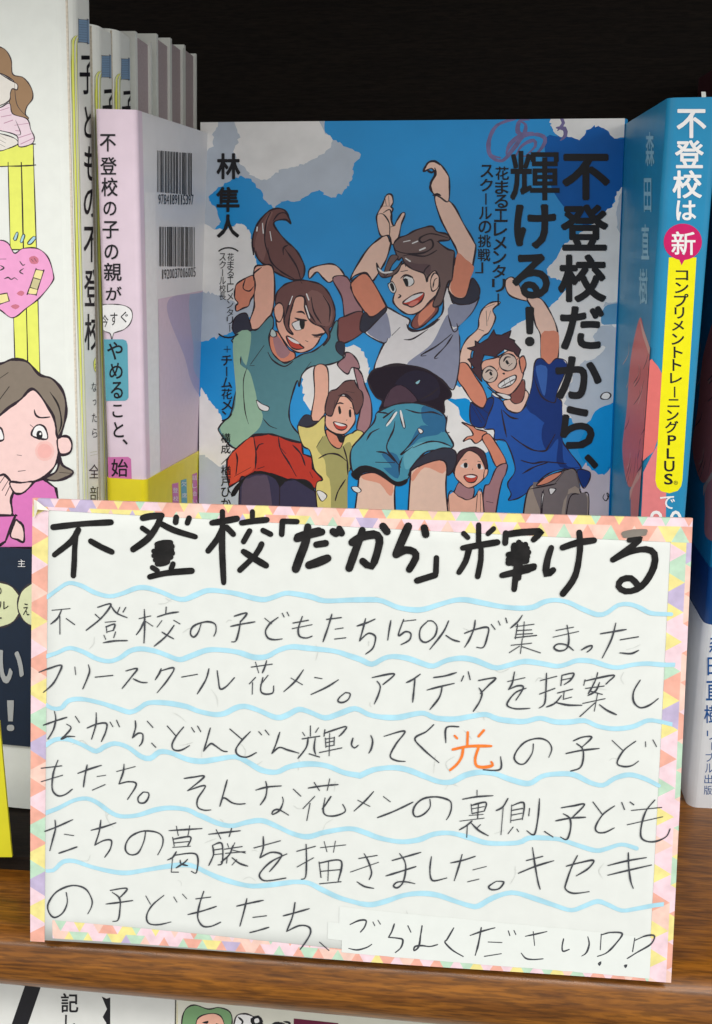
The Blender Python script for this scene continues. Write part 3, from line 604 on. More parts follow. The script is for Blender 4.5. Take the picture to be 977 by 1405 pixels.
LEFT_ART = """
F lemon 0.19 0 6317 8484 6892 8513 6889 8278 6307 8247
F lemon 0.19 0 6570 8260 6732 8262 6724 7305 6559 7301
F lemon 0.19 0 6738 8262 6889 8274 6891 7309 6730 7305
F lemon 0.19 0 6572 6794 6744 6873 6730 5945 6568 5964
F lemon 0.19 0 6746 6873 6891 6902 6888 5824 6735 5933
F hair_mouse 0.19 1 6366 9605 6519 9582 6599 9537 6654 9435 6667 9286 6794 9248 6887 9138 6902 9024 6829 8931 6805 8850 6845 8797 6746 8787 6650 8849 6613 8953 6628 9080 6673 9179 6659 9225 6507 9298 6353 9320
F pale_face 0.19 1 6357 9412 6507 9293 6654 9211 6719 9172 6712 9115 6655 9126 6628 9080 6614 8999 6493 8941 6336 8928
F stripe_pink 0.19 1 6335 8905 6492 8917 6613 8964 6650 8849 6824 8792 6867 8676 6907 8583 6866 8513 6714 8483 6688 8605 6482 8661 6325 8672
L stripe_mauve 0.42 1 6491 8883 6609 8918
L stripe_mauve 0.42 1 6501 8813 6632 8837
L stripe_mauve 0.42 1 6537 8743 6647 8779
L stripe_mauve 0.42 1 6666 8721 6848 8746
L stripe_mauve 0.42 1 6677 8663 6742 8657
L stripe_mauve 0.42 1 6713 8582 6870 8630
L stripe_mauve 0.42 1 6736 8512 6894 8579
F pale_face 0.19 1 6323 8625 6480 8626 6661 8576 6697 8511 6551 8451 6472 8433 6315 8436
L outline 0.17 1 6479 8603 6556 8561
L outline 0.17 1 6477 8556 6549 8521
L outline 0.17 1 6475 8509 6537 8479
L outline 0.17 1 6683 9183 6706 8953 6825 8815
L outline 0.17 1 6681 8779 6740 8629 6683 8616
F heart_pink 0.23 1 6242 7379 6431 7408 6536 7373 6611 7261 6719 7317 6905 7321 7034 7222 7096 7029 7078 6932 6912 6742 6748 6620 6561 6494 6397 6584 6211 6658
F bandage 0.19 0 6876 7077 6976 7064 6874 6781 6866 6778 6759 6787
F bandage_pad 0.15 0 6840 6979 6935 6957 6889 6840 6799 6862
F bandage 0.19 0 6377 6763 6499 6787 6523 6693 6400 6652
F blush 0.00 1 6795 7209 6862 7235 6914 7200 6899 7146 6819 7144
F blush 0.00 1 6620 6783 6675 6822 6722 6798 6686 6757
F blush 0.00 1 6539 6631 6602 6658 6655 6635 6600 6596
L outline 0.31 1 6674 7169 6712 7121 6739 7134
L outline 0.31 1 6724 7085 6670 7046 6714 7018
L outline 0.31 1 6422 7187 6502 7189
L outline 0.31 1 6419 7114 6471 7085 6416 7052
L outline 0.31 1 6471 6955 6520 6973 6559 6950 6600 6971 6639 6947
L outline 0.31 1 6821 7197 6847 7169
L outline 0.31 1 6861 7208 6887 7170
F drop_blue 0.19 1 6604 7424 6647 7505 6667 7491 6638 7412
F drop_blue 0.19 1 6688 7394 6725 7482 6751 7468 6717 7390
F drop_blue 0.19 1 6780 7379 6857 7461 6888 7442 6827 7373
F skin_rose 0.46 1 6126 5353 6346 5316 6630 5583 6795 5641 7005 5393 7079 5164 7107 4983 7091 4799 7024 4663 6896 4545 6672 4453 6478 4461 6313 4519 6089 4506
F cheek_a 0.00 1 6792 4875 6841 4969 6924 5000 7006 4978 7049 4875 7000 4781 6903 4749 6822 4785
F cheek_b 0.00 1 6825 4877 6860 4944 6923 4966 6986 4945 7016 4879 6981 4806 6904 4784 6844 4807
F skin_rose 0.50 1 7089 5021 7158 5069 7240 5062 7278 4978 7257 4886 7185 4843 7111 4857
F hair_ash 0.54 1 6152 5935 6371 5931 6536 5989 6725 5970 6883 5819 7043 5774 7174 5632 7217 5442 7190 5247 7117 5056 7083 5091 7068 5241 7004 5388 6801 5636 6627 5505 6487 5409 6119 5196
L hair_line 0.46 1 7011 5612 7115 5450 7150 5245 7111 5113
L hair_line 0.46 1 6363 5752 6476 5828
L hair_line 0.46 1 6353 5493 6482 5654
F white 0.38 1 6762 5057 6793 5163 6868 5200 6938 5157 6953 5027
F ink 0.00 1 6817 5073 6838 5121 6882 5123 6899 5072 6878 5018 6835 5016
F white 0.00 1 6859 5096 6881 5102 6880 5076 6858 5075
F white 0.38 1 6227 5123 6338 5141 6377 5078 6374 4985 6221 4978
L line 0.46 1 6800 5384 6817 5320 6879 5289 7002 5303
L line 0.46 1 6739 5194 6793 5155
L line 0.46 1 6552 4807 6613 4800
L line 0.46 1 6561 4599 6656 4615
F hair_ash 0.50 1 7111 4839 7148 4710 7283 4638 7227 4569 7060 4507 6910 4530 7050 4612 7099 4720
L line 0.31 1 7105 4615 7269 4611
F shirt_rose 0.50 0 6440 4333 6544 4310 6650 4352 6758 4470 6893 4520 7052 4411 7077 4262 7105 3948 7089 3642 5970 3569 5990 3995 6459 4038 6450 4182
F skin_rose 0.50 1 6013 4503 6314 4533 6359 4550 6403 4524 6460 4456 6494 4357 6451 4226 6456 4038 6353 4017 5990 3995
L line 0.46 1 6381 4530 6310 4433
L line 0.46 1 6431 4483 6336 4341
L line 0.46 1 6451 4420 6378 4279
F skin_rose 0.42 1 6445 4452 6594 4456 6751 4472 6650 4352 6566 4311 6492 4329
F shirt_rose 0.50 0 5990 4003 6504 4029 6355 3682 6277 3626 5970 3569
F skin_rose 0.46 1 6494 3961 6538 3956 6603 3887 6604 3698 6522 3715 6426 3760
"""
TITLE = """
不 0.035 ink 5415 8240 6105 8238 6078 8900 5391 8904
登 0.035 ink 5419 7514 6112 7516 6085 8183 5395 8184
校 0.035 ink 5409 6766 6113 6771 6085 7467 5384 7464
だ 0.035 ink 5463 6072 6107 6080 6081 6720 5439 6714
か 0.035 ink 5420 5343 6102 5354 6076 5988 5397 5980
ら 0.035 ink 5518 4603 6026 4614 6001 5254 5495 5245
、 0.035 ink 5887 4313 6093 4318 6084 4538 5879 4534
輝 0.02 ink 4660 8241 5379 8240 5353 8945 4638 8950
け 0.035 ink 4740 7540 5354 7542 5331 8184 4719 8185
る 0.035 ink 4735 6814 5289 6818 5266 7472 4713 7470
！ 0.035 ink 4947 6118 5089 6120 5069 6700 4927 6699
"""
SUBTITLE = """
花 0.018 ink 4438 8534 4633 8533 4627 8725 4432 8726
ま 0.018 ink 4438 8333 4633 8332 4627 8524 4432 8525
る 0.018 ink 4438 8131 4633 8130 4627 8323 4432 8323
エ 0.018 ink 4437 7928 4633 7928 4627 8121 4431 8121
レ 0.018 ink 4437 7725 4633 7726 4627 7919 4431 7919
メ 0.018 ink 4437 7522 4633 7522 4627 7716 4431 7716
ン 0.018 ink 4436 7318 4633 7319 4627 7513 4430 7512
タ 0.018 ink 4436 7113 4633 7114 4626 7309 4430 7308
リ 0.018 ink 4436 6908 4633 6910 4626 7105 4430 7104
| 0.018 ink 4523 6714 4544 6714 4539 6889 4518 6889
ス 0.018 ink 4218 8571 4404 8570 4398 8752 4213 8753
ク 0.018 ink 4217 8370 4403 8370 4397 8552 4212 8553
| 0.018 ink 4299 8178 4318 8178 4314 8341 4294 8342
ル 0.018 ink 4215 7967 4401 7967 4395 8150 4209 8150
の 0.018 ink 4213 7764 4400 7764 4394 7948 4208 7948
挑 0.018 ink 4212 7561 4399 7561 4393 7745 4207 7745
戦 0.018 ink 4211 7357 4398 7358 4392 7543 4206 7542
」 0.0 ink 4180 7184 4299 7184 4294 7344 4176 7343
"""
AUTHOR = """
林 0.03 ink 256 8559 621 8558 618 8941 254 8943
隼 0.03 ink 252 8074 613 8074 610 8448 250 8449
人 0.03 ink 265 7692 611 7693 609 8041 263 8041
花 0 ink 431 7351 531 7351 530 7465 430 7464
ま 0 ink 430 7233 530 7233 529 7346 430 7346
る 0 ink 430 7114 529 7114 529 7228 429 7227
エ 0 ink 429 6995 529 6996 528 7109 428 7109
レ 0 ink 428 6876 528 6877 527 6990 427 6990
メ 0 ink 427 6757 527 6758 527 6871 427 6871
ン 0 ink 427 6637 527 6638 526 6752 426 6752
タ 0 ink 426 6518 526 6519 525 6633 425 6632
リ 0 ink 425 6398 525 6399 524 6514 424 6513
| 0 ink 469 6285 480 6285 479 6387 468 6387
ス 0 ink 306 7351 406 7351 405 7464 306 7464
ク 0 ink 307 7233 407 7234 406 7347 306 7347
| 0 ink 352 7122 363 7122 362 7223 352 7223
ル 0 ink 308 6998 408 6998 408 7112 308 7111
校 0 ink 309 6880 409 6880 408 6994 308 6994
長 0 ink 310 6762 410 6762 409 6876 309 6876
＋ 0 ink 381 5969 490 5970 490 6070 380 6068
チ 0.015 ink 346 5767 512 5769 511 5930 345 5928
| 0.015 ink 422 5606 440 5607 439 5751 421 5751
ム 0.015 ink 349 5427 516 5429 514 5591 348 5589
花 0.015 ink 351 5256 517 5259 516 5421 350 5419
メ 0.015 ink 352 5085 519 5088 518 5251 351 5248
ン 0.015 ink 354 4914 520 4917 519 5080 353 5077
構 0.012 ink 346 4584 497 4588 496 4736 346 4732
成 0.012 ink 348 4417 500 4421 499 4569 347 4566
／ 0.012 ink 350 4250 502 4253 501 4402 349 4398
楢 0.012 ink 352 4082 504 4086 503 4234 351 4231
戸 0.012 ink 354 3914 506 3918 505 4067 353 4063
ひ 0.012 ink 356 3745 508 3749 507 3899 355 3895
か 0.012 ink 358 3576 510 3580 509 3730 357 3726
（ 0.0 ink 286 7556 286 7483 602 7484 602 7557
） 0 ink 293 6262 293 6183 612 6186 612 6265
"""
LEFT_SPINE_TEXT = """
子 0.012 ink 174 9098 648 9181 672 9631 199 9533
ど 0.012 ink 284 8628 648 8679 669 9069 305 9008
も 0.012 ink 256 8135 649 8176 670 8584 278 8532
の 0.012 ink 219 7709 681 7742 698 8081 238 8037
不 0.012 ink 190 7182 681 7197 703 7630 213 7599
登 0.012 ink 173 6657 709 6653 732 7111 198 7097
校 0.012 ink 159 6128 709 6101 732 6561 181 6569
が 0 ink 469 5878 621 5868 625 5960 474 5969
な 0 ink 346 5603 523 5587 528 5702 352 5715
っ 0 ink 374 5427 489 5416 493 5490 378 5501
た 0 ink 339 5217 516 5197 522 5312 345 5331
ら 0 ink 336 5023 513 5000 519 5116 342 5137
心 0 ink 594 5587 746 5574 752 5690 599 5701
配 0 ink 591 5400 744 5385 749 5501 597 5515
に 0 ink 589 5212 742 5195 747 5312 595 5328
全 0 ink 204 4521 552 4462 562 4646 214 4700
部 0 ink 222 4235 573 4168 582 4354 232 4416
知 0 ink 595 4526 797 4493 805 4649 602 4679
り 0 ink 593 4208 797 4170 804 4328 601 4363
"""
LEFT_SPINE_LINES = """
L lemon 0.45 1 146 9735 94 9684 82 9555 77 8996 82 6831 100 4223
L lemon 0.25 1 180 9719 137 9670 127 9565 114 9003 123 6832 153 4214
L olive_line 0.14 1 127 9738 73 9679 63 9551 59 8993 62 6831 81 4226
L olive_line 0.14 1 171 9749 114 9688 95 9558 90 8999 95 6832 123 4219
L olive_line 0.14 1 191 9737 159 9683 147 9569 139 9007 143 6833 171 4211
F book_blue 0.12 0 191 9924 459 9978 445 9723 177 9674
F book_blue 0.12 0 447 9985 575 10006 560 9732 432 9714
F book_blue 0.12 0 574 9987 678 10002 664 9736 560 9723
L outline 0.12 1 202 9897 445 9947
L outline 0.12 1 200 9869 443 9919
L outline 0.12 1 198 9842 442 9891
L outline 0.12 1 197 9814 440 9863
L outline 0.12 1 195 9787 439 9835
L outline 0.12 1 194 9759 437 9807
L outline 0.12 1 192 9732 436 9779
L outline 0.12 1 190 9704 434 9751
L outline 0.12 1 189 9676 433 9723
L olive_line 0.2 1 271 4841 732 4811
L olive_line 0.2 1 269 4802 730 4770
F lemon 0.15 1 651 5919 641 5881 615 5850 578 5831 535 5826 494 5837 459 5861 437 5894 431 5933 441 5970 467 6001 504 6020 545 6025 587 6016 622 5992 644 5958
"""
PINK_SPINE_TEXT = """
不 0.014 ink 45 8639 242 8644 248 8842 52 8838
登 0.014 ink 41 8375 244 8381 250 8582 48 8577
校 0.014 ink 45 8124 249 8130 256 8347 53 8342
の 0.014 ink 64 7899 226 7904 231 8068 69 8063
子 0.014 ink 41 7627 247 7634 253 7841 48 7835
の 0.014 ink 59 7378 234 7384 239 7564 65 7558
親 0.014 ink 42 7117 268 7126 275 7345 50 7337
が 0.014 ink 58 6883 261 6891 266 7059 64 7051
今 0.004 ink -7 6547 79 6551 84 6706 -2 6703
す 0.004 ink 107 6575 198 6579 203 6737 112 6733
ぐ 0.004 ink 243 6617 334 6621 338 6755 247 6752
や 0.014 ink 52 6144 253 6153 260 6376 59 6368
め 0.014 ink 71 5901 246 5909 252 6113 78 6106
る 0.014 ink 82 5650 241 5657 247 5874 89 5867
こ 0.014 ink 96 5407 231 5414 236 5579 101 5572
と 0.014 ink 101 5145 237 5152 243 5354 108 5348
、 0.014 ink 218 5057 287 5061 289 5133 220 5129
始 0.014 ink 57 4621 278 4633 285 4870 64 4858
め 0.014 ink 62 4082 246 4093 252 4327 69 4317
"""
PINK_SPINE_SHAPES = """
F white 0.25 1 -28 6741 7 6819 115 6836 249 6834 334 6811 381 6770 392 6693 355 6601 280 6533 185 6496 144 6476 120 6404 98 6474 23 6504 -29 6560
F teal_box 0 0 -7 6396 263 6408 306 6391 321 6340 315 5677 295 5644 268 5629 -13 5615
F magenta_box 0 0 -24 4876 288 4898 324 4872 327 4594 -29 4574
"""
PINK_BACK_SHAPES = """
F white 0 0 238 8188 704 8198 685 4007 163 4150
F photo_mauve 0 0 752 6862 2950 6823 6818 6735 6904 2302 685 4007
F photo_violet 0 1 1173 6776 2949 6798 6819 6697 6878 3662 2956 5204 1999 5970
F photo_blue 0 1 2329 6734 3014 6794 6819 6697 6862 4487 2965 5464 2542 6059
"""
PINK_BAND_TEXT = """
登 0 white 1196 4122 1463 4053 1468 4129 1201 4196
校 0 white 1210 3995 1479 3924 1483 4000 1215 4069
欠 0 white 1655 4099 1939 4028 1943 4106 1659 4175
席 0 white 1669 3921 1954 3847 1958 3925 1673 3998
話 0 white 2276 4045 2559 3976 2562 4051 2279 4118
し 0 white 2278 3919 2562 3847 2565 3922 2281 3992
合 0 white 2281 3792 2565 3718 2568 3793 2284 3865
い 0 white 2283 3664 2569 3588 2572 3663 2287 3738
"""
PINK_DIGITS = """
9 0 ink 828 8055 928 8056 937 8181 837 8179
7 0 ink 953 8056 1055 8058 1063 8183 962 8181
8 0 ink 1080 8058 1184 8059 1192 8186 1089 8184
4 0 ink 1210 8059 1315 8060 1323 8188 1218 8186
1 0 ink 1379 8061 1422 8061 1430 8190 1387 8189
8 0 ink 1476 8061 1585 8063 1593 8193 1484 8191
9 0 ink 1613 8063 1724 8064 1731 8196 1620 8193
1 0 ink 1791 8064 1836 8065 1844 8198 1798 8197
1 0 ink 1934 8066 1980 8066 1987 8200 1941 8199
5 0 ink 2038 8067 2155 8068 2162 8204 2045 8201
3 0 ink 2185 8068 2305 8070 2311 8206 2192 8204
9 0 ink 2335 8070 2457 8071 2464 8209 2342 8206
7 0 ink 2488 8071 2613 8073 2619 8212 2494 8209
"""
BARCODES = """
F ink 0 0 834 8713 798 8204 819 8204 855 8715
F ink 0 0 897 8716 861 8204 882 8204 918 8717
F ink 0 0 975 8719 939 8204 997 8205 1032 8722
F ink 0 0 1056 8722 1021 8204 1043 8205 1077 8723
F ink 0 0 1102 8723 1067 8204 1089 8205 1123 8724
F ink 0 0 1182 8726 1148 8204 1187 8205 1221 8728
F ink 0 0 1246 8728 1212 8204 1234 8205 1267 8730
F ink 0 0 1312 8731 1279 8204 1319 8205 1352 8733
F ink 0 0 1377 8733 1344 8204 1367 8205 1400 8735
F ink 0 0 1445 8736 1413 8204 1435 8205 1468 8737
F ink 0 0 1493 8738 1461 8204 1502 8205 1534 8740
F ink 0 0 1581 8741 1549 8204 1572 8205 1603 8742
F ink 0 0 1629 8743 1598 8204 1640 8205 1671 8745
F ink 0 0 1719 8746 1688 8205 1730 8205 1761 8748
F ink 0 0 1787 8748 1757 8205 1800 8206 1830 8751
F ink 0 0 1895 8752 1865 8205 1889 8205 1918 8754
F ink 0 0 1946 8754 1916 8205 1940 8205 1969 8756
F ink 0 0 2035 8757 2006 8205 2051 8206 2079 8760
F ink 0 0 2107 8760 2078 8205 2123 8206 2152 8763
F ink 0 0 2179 8763 2151 8205 2197 8206 2224 8765
F ink 0 0 2275 8766 2248 8205 2273 8205 2300 8768
F ink 0 0 2369 8770 2342 8205 2412 8206 2438 8774
F ink 0 0 2490 8774 2464 8205 2535 8207 2561 8778
"""
PINK_DIGITS_LOW = """
1 0 ink 942 7107 982 7105 990 7229 950 7230
9 0 ink 1032 7104 1134 7099 1142 7224 1041 7229
2 0 ink 1160 7100 1263 7095 1271 7221 1168 7226
0 0 ink 1289 7096 1395 7090 1402 7218 1297 7223
0 0 ink 1421 7091 1528 7086 1536 7215 1429 7219
3 0 ink 1555 7087 1664 7081 1672 7211 1563 7216
7 0 ink 1692 7082 1803 7077 1810 7208 1699 7213
0 0 ink 1831 7078 1944 7072 1951 7204 1838 7209
1 0 ink 2013 7071 2059 7069 2066 7202 2020 7204
6 0 ink 2117 7068 2235 7062 2241 7197 2124 7202
0 0 ink 2265 7063 2384 7057 2390 7193 2271 7198
0 0 ink 2414 7058 2536 7052 2542 7190 2421 7195
5 0 ink 2567 7053 2692 7047 2697 7186 2573 7191
"""
BARCODES_LOW = """
F ink 0 0 863 7777 829 7276 850 7275 884 7777
F ink 0 0 908 7776 874 7274 913 7272 947 7776
F ink 0 0 991 7776 957 7270 978 7269 1012 7775
F ink 0 0 1037 7775 1003 7268 1025 7267 1058 7775
F ink 0 0 1118 7774 1084 7264 1124 7263 1157 7774
F ink 0 0 1217 7773 1185 7260 1225 7258 1258 7773
F ink 0 0 1283 7773 1251 7257 1273 7256 1305 7773
F ink 0 0 1331 7772 1299 7255 1361 7252 1392 7772
F ink 0 0 1418 7771 1386 7251 1449 7248 1480 7771
F ink 0 0 1527 7770 1496 7246 1520 7245 1550 7770
F ink 0 0 1598 7770 1567 7242 1631 7240 1662 7769
F ink 0 0 1710 7768 1680 7237 1704 7236 1734 7768
F ink 0 0 1782 7768 1753 7234 1777 7233 1806 7768
F ink 0 0 1833 7767 1804 7232 1828 7231 1857 7767
F ink 0 0 1907 7766 1878 7228 1903 7227 1931 7766
F ink 0 0 1959 7766 1930 7226 1975 7224 2003 7766
F ink 0 0 2031 7765 2003 7223 2049 7221 2076 7765
F ink 0 0 2144 7764 2117 7218 2142 7217 2169 7764
F ink 0 0 2198 7764 2171 7215 2217 7213 2244 7763
F ink 0 0 2272 7763 2246 7212 2293 7210 2319 7763
F ink 0 0 2371 7762 2346 7207 2371 7206 2397 7762
F ink 0 0 2450 7761 2425 7204 2473 7202 2498 7761
F ink 0 0 2551 7760 2527 7199 2553 7198 2578 7760
F ink 0 0 2650 7759 2626 7195 2653 7194 2677 7759
"""
PINK_OBI_LABELS = """
F magenta_box 0 0 1174 4257 1503 4197 1531 3680 1199 3773
F teal_box 0 0 1640 4195 1954 4144 1997 3549 1668 3641
F magenta_box 0 0 2295 4126 2586 4090 2622 3374 2341 3453
F navy 0 0 2677 4102 2888 4080 2913 3292 2700 3352
"""
BLUE_SPINE_TEXT = """
不 0.022 white 124 8744 454 8740 429 9051 101 9056
登 0.022 white 130 8416 454 8414 429 8718 107 8722
校 0.022 white 127 8084 460 8082 434 8391 104 8394
は 0.022 white 188 7836 414 7835 396 8060 171 8061
新 0.018 white 163 7445 438 7445 417 7711 143 7712
コ 0.02 ink 232 7154 378 7155 369 7269 224 7269
ン 0.02 ink 236 7005 392 7006 382 7131 227 7130
プ 0.02 ink 239 6845 405 6846 393 6998 227 6998
リ 0.02 ink 254 6707 367 6708 357 6842 244 6841
メ 0.02 ink 235 6565 376 6566 367 6683 227 6683
ン 0.02 ink 243 6397 389 6398 378 6531 233 6530
ト 0.02 ink 277 6238 384 6239 374 6376 267 6375
ト 0.02 ink 276 6083 381 6084 370 6227 266 6225
レ 0.02 ink 258 5932 400 5933 391 6059 249 6057
ニ 0.02 ink 250 5642 393 5644 386 5741 243 5739
ン 0.02 ink 252 5472 396 5475 386 5608 243 5606
グ 0.02 ink 246 5317 403 5320 391 5472 235 5470
P 0.02 ink 287 5167 389 5169 380 5294 278 5292
L 0.02 ink 287 4997 382 4999 372 5130 278 5128
U 0.02 ink 269 4833 394 4836 384 4973 259 4970
S 0.02 ink 281 4667 387 4669 376 4809 271 4807
| 0.0 ink 318 5760 335 5760 325 5892 308 5892
® 0 ink 397 4667 447 4668 443 4721 393 4720
で 0.01 white 253 4350 436 4355 423 4523 241 4519
9 0.005 white 152 4043 306 4048 285 4332 133 4328
0 0.005 white 390 4050 545 4054 523 4338 369 4334
"""
BLUE_SPINE_SHAPES = """
F muscle 0 0 21 6223 101 6136 162 6036 212 5348 164 5243 125 5086 -39 4925 -118 6109
F muscle_pink 0 0 207 5270 169 5178 104 5033 18 4820 40 3738 361 3747 314 4561 247 4613 191 4691
F yellow_strip 0 0 136 7417 452 7417 464 6854 498 4725 489 4650 451 4591 352 4556 249 4581 195 4638 171 4717 144 6853
F magenta 0 1 500 7594 499 7553 489 7515 472 7479 448 7447 417 7421 381 7402 340 7390 298 7386 255 7390 213 7402 174 7421 139 7447 109 7479 86 7515 71 7554 64 7594 65 7635 75 7674 92 7709 117 7741 148 7766 184 7785 224 7797 266 7800 309 7796 350 7785 389 7765 424 7740 454 7709 477 7673 492 7634
F magenta 0 0 249 7405 325 7405 288 7327
"""
BLUE_FRONT_ART = """
F muscle 0.0 1 -986 6618 -544 6503 -47 6355 407 6274 785 6216 944 6004 968 5629 804 5355 -197 4773 -942 4398 -1699 4718 -1567 5328 -1501 6047
F muscle_light 0.0 0 -986 6618 -544 6503 -47 6355 407 6274 785 6216 841 6118 442 6194 -125 6283 -591 6421
F muscle_pink 0.0 1 925 5404 575 5207 -197 4773 -674 4437 -608 4087 -286 3786 1752 4416 1468 4930 1162 5334
F muscle_light 0.0 0 920 5415 320 5088 -413 4668 -832 4368 -774 4241 -590 4458 -33 4786 610 5127 979 5343
L muscle_dark 0.4 1 -16 5045 51 4951 -369 4724
L muscle_light 0.4 1 -1755 6218 -1737 6067 -2208 5862
L muscle_light 0.4 1 -799 6054 -731 5978 -1075 5728
L muscle_dark 0.4 1 362 5585 331 5486 8 5321
L muscle_dark 0.4 1 -246 5197 -328 5084 -298 4928
L muscle_dark 0.4 1 -695 6048 -640 5905 -1014 5733
L muscle_light 0.4 1 -1548 5871 -1585 5716 -1732 5600
L muscle_dark 0.4 1 -522 4940 -556 4769 -630 4573
L muscle_dark 0.4 1 -25 5214 68 5124 -130 4859
L muscle_light 0.4 1 -58 4953 -36 4826 -328 4597
L muscle_dark 0.4 1 64 5658 -34 5502 -37 5399
L muscle_dark 0.4 1 -244 5055 -399 4886 -205 4732
L muscle_dark 0.4 1 -828 4737 -960 4547 -1100 4393
L muscle_dark 0.4 1 -601 5753 -567 5678 -989 5498
L muscle_dark 0.4 1 -106 6290 -235 6156 -431 6038
L muscle_dark 0.4 1 -305 5918 -412 5787 -512 5699
L muscle_dark 0.4 1 -1285 5308 -1350 5189 -1647 5032
L muscle_light 0.4 1 -985 4861 -961 4752 -954 4505
L muscle_dark 0.4 1 -774 6060 -764 5921 -1114 5758
L muscle_dark 0.4 1 -962 4800 -1003 4669 -1295 4387
L muscle_light 0.4 1 -1007 4852 -1070 4673 -1217 4584
L muscle_light 0.4 1 -472 5826 -421 5743 -651 5557
L muscle_dark 0.4 1 -136 5002 -68 4886 -177 4788
L muscle_dark 0.4 1 66 5541 144 5459 -233 5246
L muscle_dark 0.4 1 286 4962 376 4902 -16 4620
L muscle_dark 0.4 1 379 5310 414 5175 133 4983
"""
BLUE_FRONT_TEXT = """
森 0.02 pale_blue -1309 8500 -630 8469 -805 8872 -1496 8924
田 0.02 pale_blue -1194 7937 -611 7933 -787 8336 -1380 8356
直 0.02 pale_blue -1140 7352 -524 7374 -706 7791 -1333 7788
樹 0.02 pale_blue -1099 6792 -418 6844 -600 7259 -1294 7229
"""
BLUE_OBI_TEXT = """
森 0.01 obi_blue 69 2295 259 2303 237 2557 48 2550
田 0.01 obi_blue 73 1986 264 1994 242 2251 51 2243
直 0.01 obi_blue 84 1620 283 1630 257 1942 58 1933
樹 0.01 obi_blue 87 1285 293 1295 271 1559 65 1549
リ 0.0 obi_blue 142 1041 248 1047 237 1182 130 1177
| 0 obi_blue 214 891 224 891 214 1006 205 1005
ブ 0.0 obi_blue 153 710 261 716 249 853 142 847
ル 0.0 obi_blue 159 543 267 549 255 687 147 681
出 0.0 obi_blue 165 375 273 381 261 520 153 514
版 0.0 obi_blue 171 206 279 212 267 351 159 345
"""
LEFT_OBI_TEXT = """
の 0 ink 6183 2972 6304 2980 6309 3099 6188 3091
ル 0 ink 6243 2791 6392 2802 6396 2908 6247 2897
ー 0 ink 6183 2659 6292 2667 6293 2688 6184 2680
主 0 white 6539 3376 6641 3383 6644 3479 6543 3473
い 0.03 silver 6215 1779 6564 1808 6580 2270 6234 2242
！ 0.02 silver 6303 1124 6408 1134 6424 1564 6319 1555
え 0 ink 6586 2737 6672 2743 6677 2902 6591 2896
"""
LEFT_OBI_SHAPES = """
F lemon_pale 0.5 1 6565 2874 6551 2794 6517 2718 6463 2651 6395 2598 6317 2561 6233 2544 6150 2548 6073 2573 6008 2617 5960 2677 5931 2748 5924 2827 5938 2906 5974 2982 6027 3049 6096 3102 6175 3137 6258 3154 6340 3149 6415 3124 6479 3081 6528 3022 6557 2951
F lemon_pale 0.5 1 7089 2912 7077 2833 7047 2758 6999 2692 6938 2639 6868 2603 6793 2587 6719 2592 6650 2617 6592 2661 6548 2721 6522 2792 6515 2870 6528 2949 6559 3024 6607 3090 6668 3142 6738 3177 6813 3192 6886 3187 6954 3162 7012 3119 7055 3060 7082 2990
"""
LOWER_PLAIN = """
F ink 0 0 2664 5332 2877 5349 2583 4465 2368 4448
F ink 0 0 3664 5266 3724 5242 3773 5262 3778 4564 3709 4558 3748 4724 3667 4799 3727 4926 3678 5003 3733 5109
"""
LOWER_TEXT = """
記 0.02 ink 3136 5018 3360 5035 3359 5287 3135 5270
し 0.02 ink 3190 4822 3321 4832 3320 5004 3189 4993
"""
LOWER_COMIC = """
F ink 0 0 4521 5271 4561 5266 4569 4547 4529 4544
F yellow 0 0 4569 5267 4632 5264 4641 4553 4577 4548
F comic_green 0.35 1 4692 4962 4729 5166 4848 5248 5027 5210 5165 5240 5305 5187 5327 5012 5253 4644 4736 4602
F skin_mid 0.35 1 4888 4614 4871 4976 4929 5110 5127 5157 5228 5045 5261 4645
F ink 0 1 4950 5031 5029 5061 5018 5020
F ink 0 1 5129 5037 5208 5011 5137 4997
F white 0.4 1 5365 5096 5482 5185 5640 5137 5760 5047 5955 5102 6074 4992 6079 4712 5391 4656
F ink 0 1 5562 5131 5659 5179 5720 5104 5662 5039 5583 5053
F white 0 1 5609 5123 5656 5143 5672 5096 5622 5076
F ink 0 1 5830 5084 5915 5119 5975 5064 5917 5011
F maroon 0 0 6102 5174 6654 5158 6663 4721 6099 4674
L ink 0.45 1 5404 5139 5464 5083 5426 5020
L ink 0.45 1 5761 4967 5839 5013 5899 4938
L ink 0.45 1 5974 5124 6052 5110 6014 5047
L ink 0.45 1 4931 4941 5011 4963
L ink 0.45 1 5130 4948 5217 4943
"""
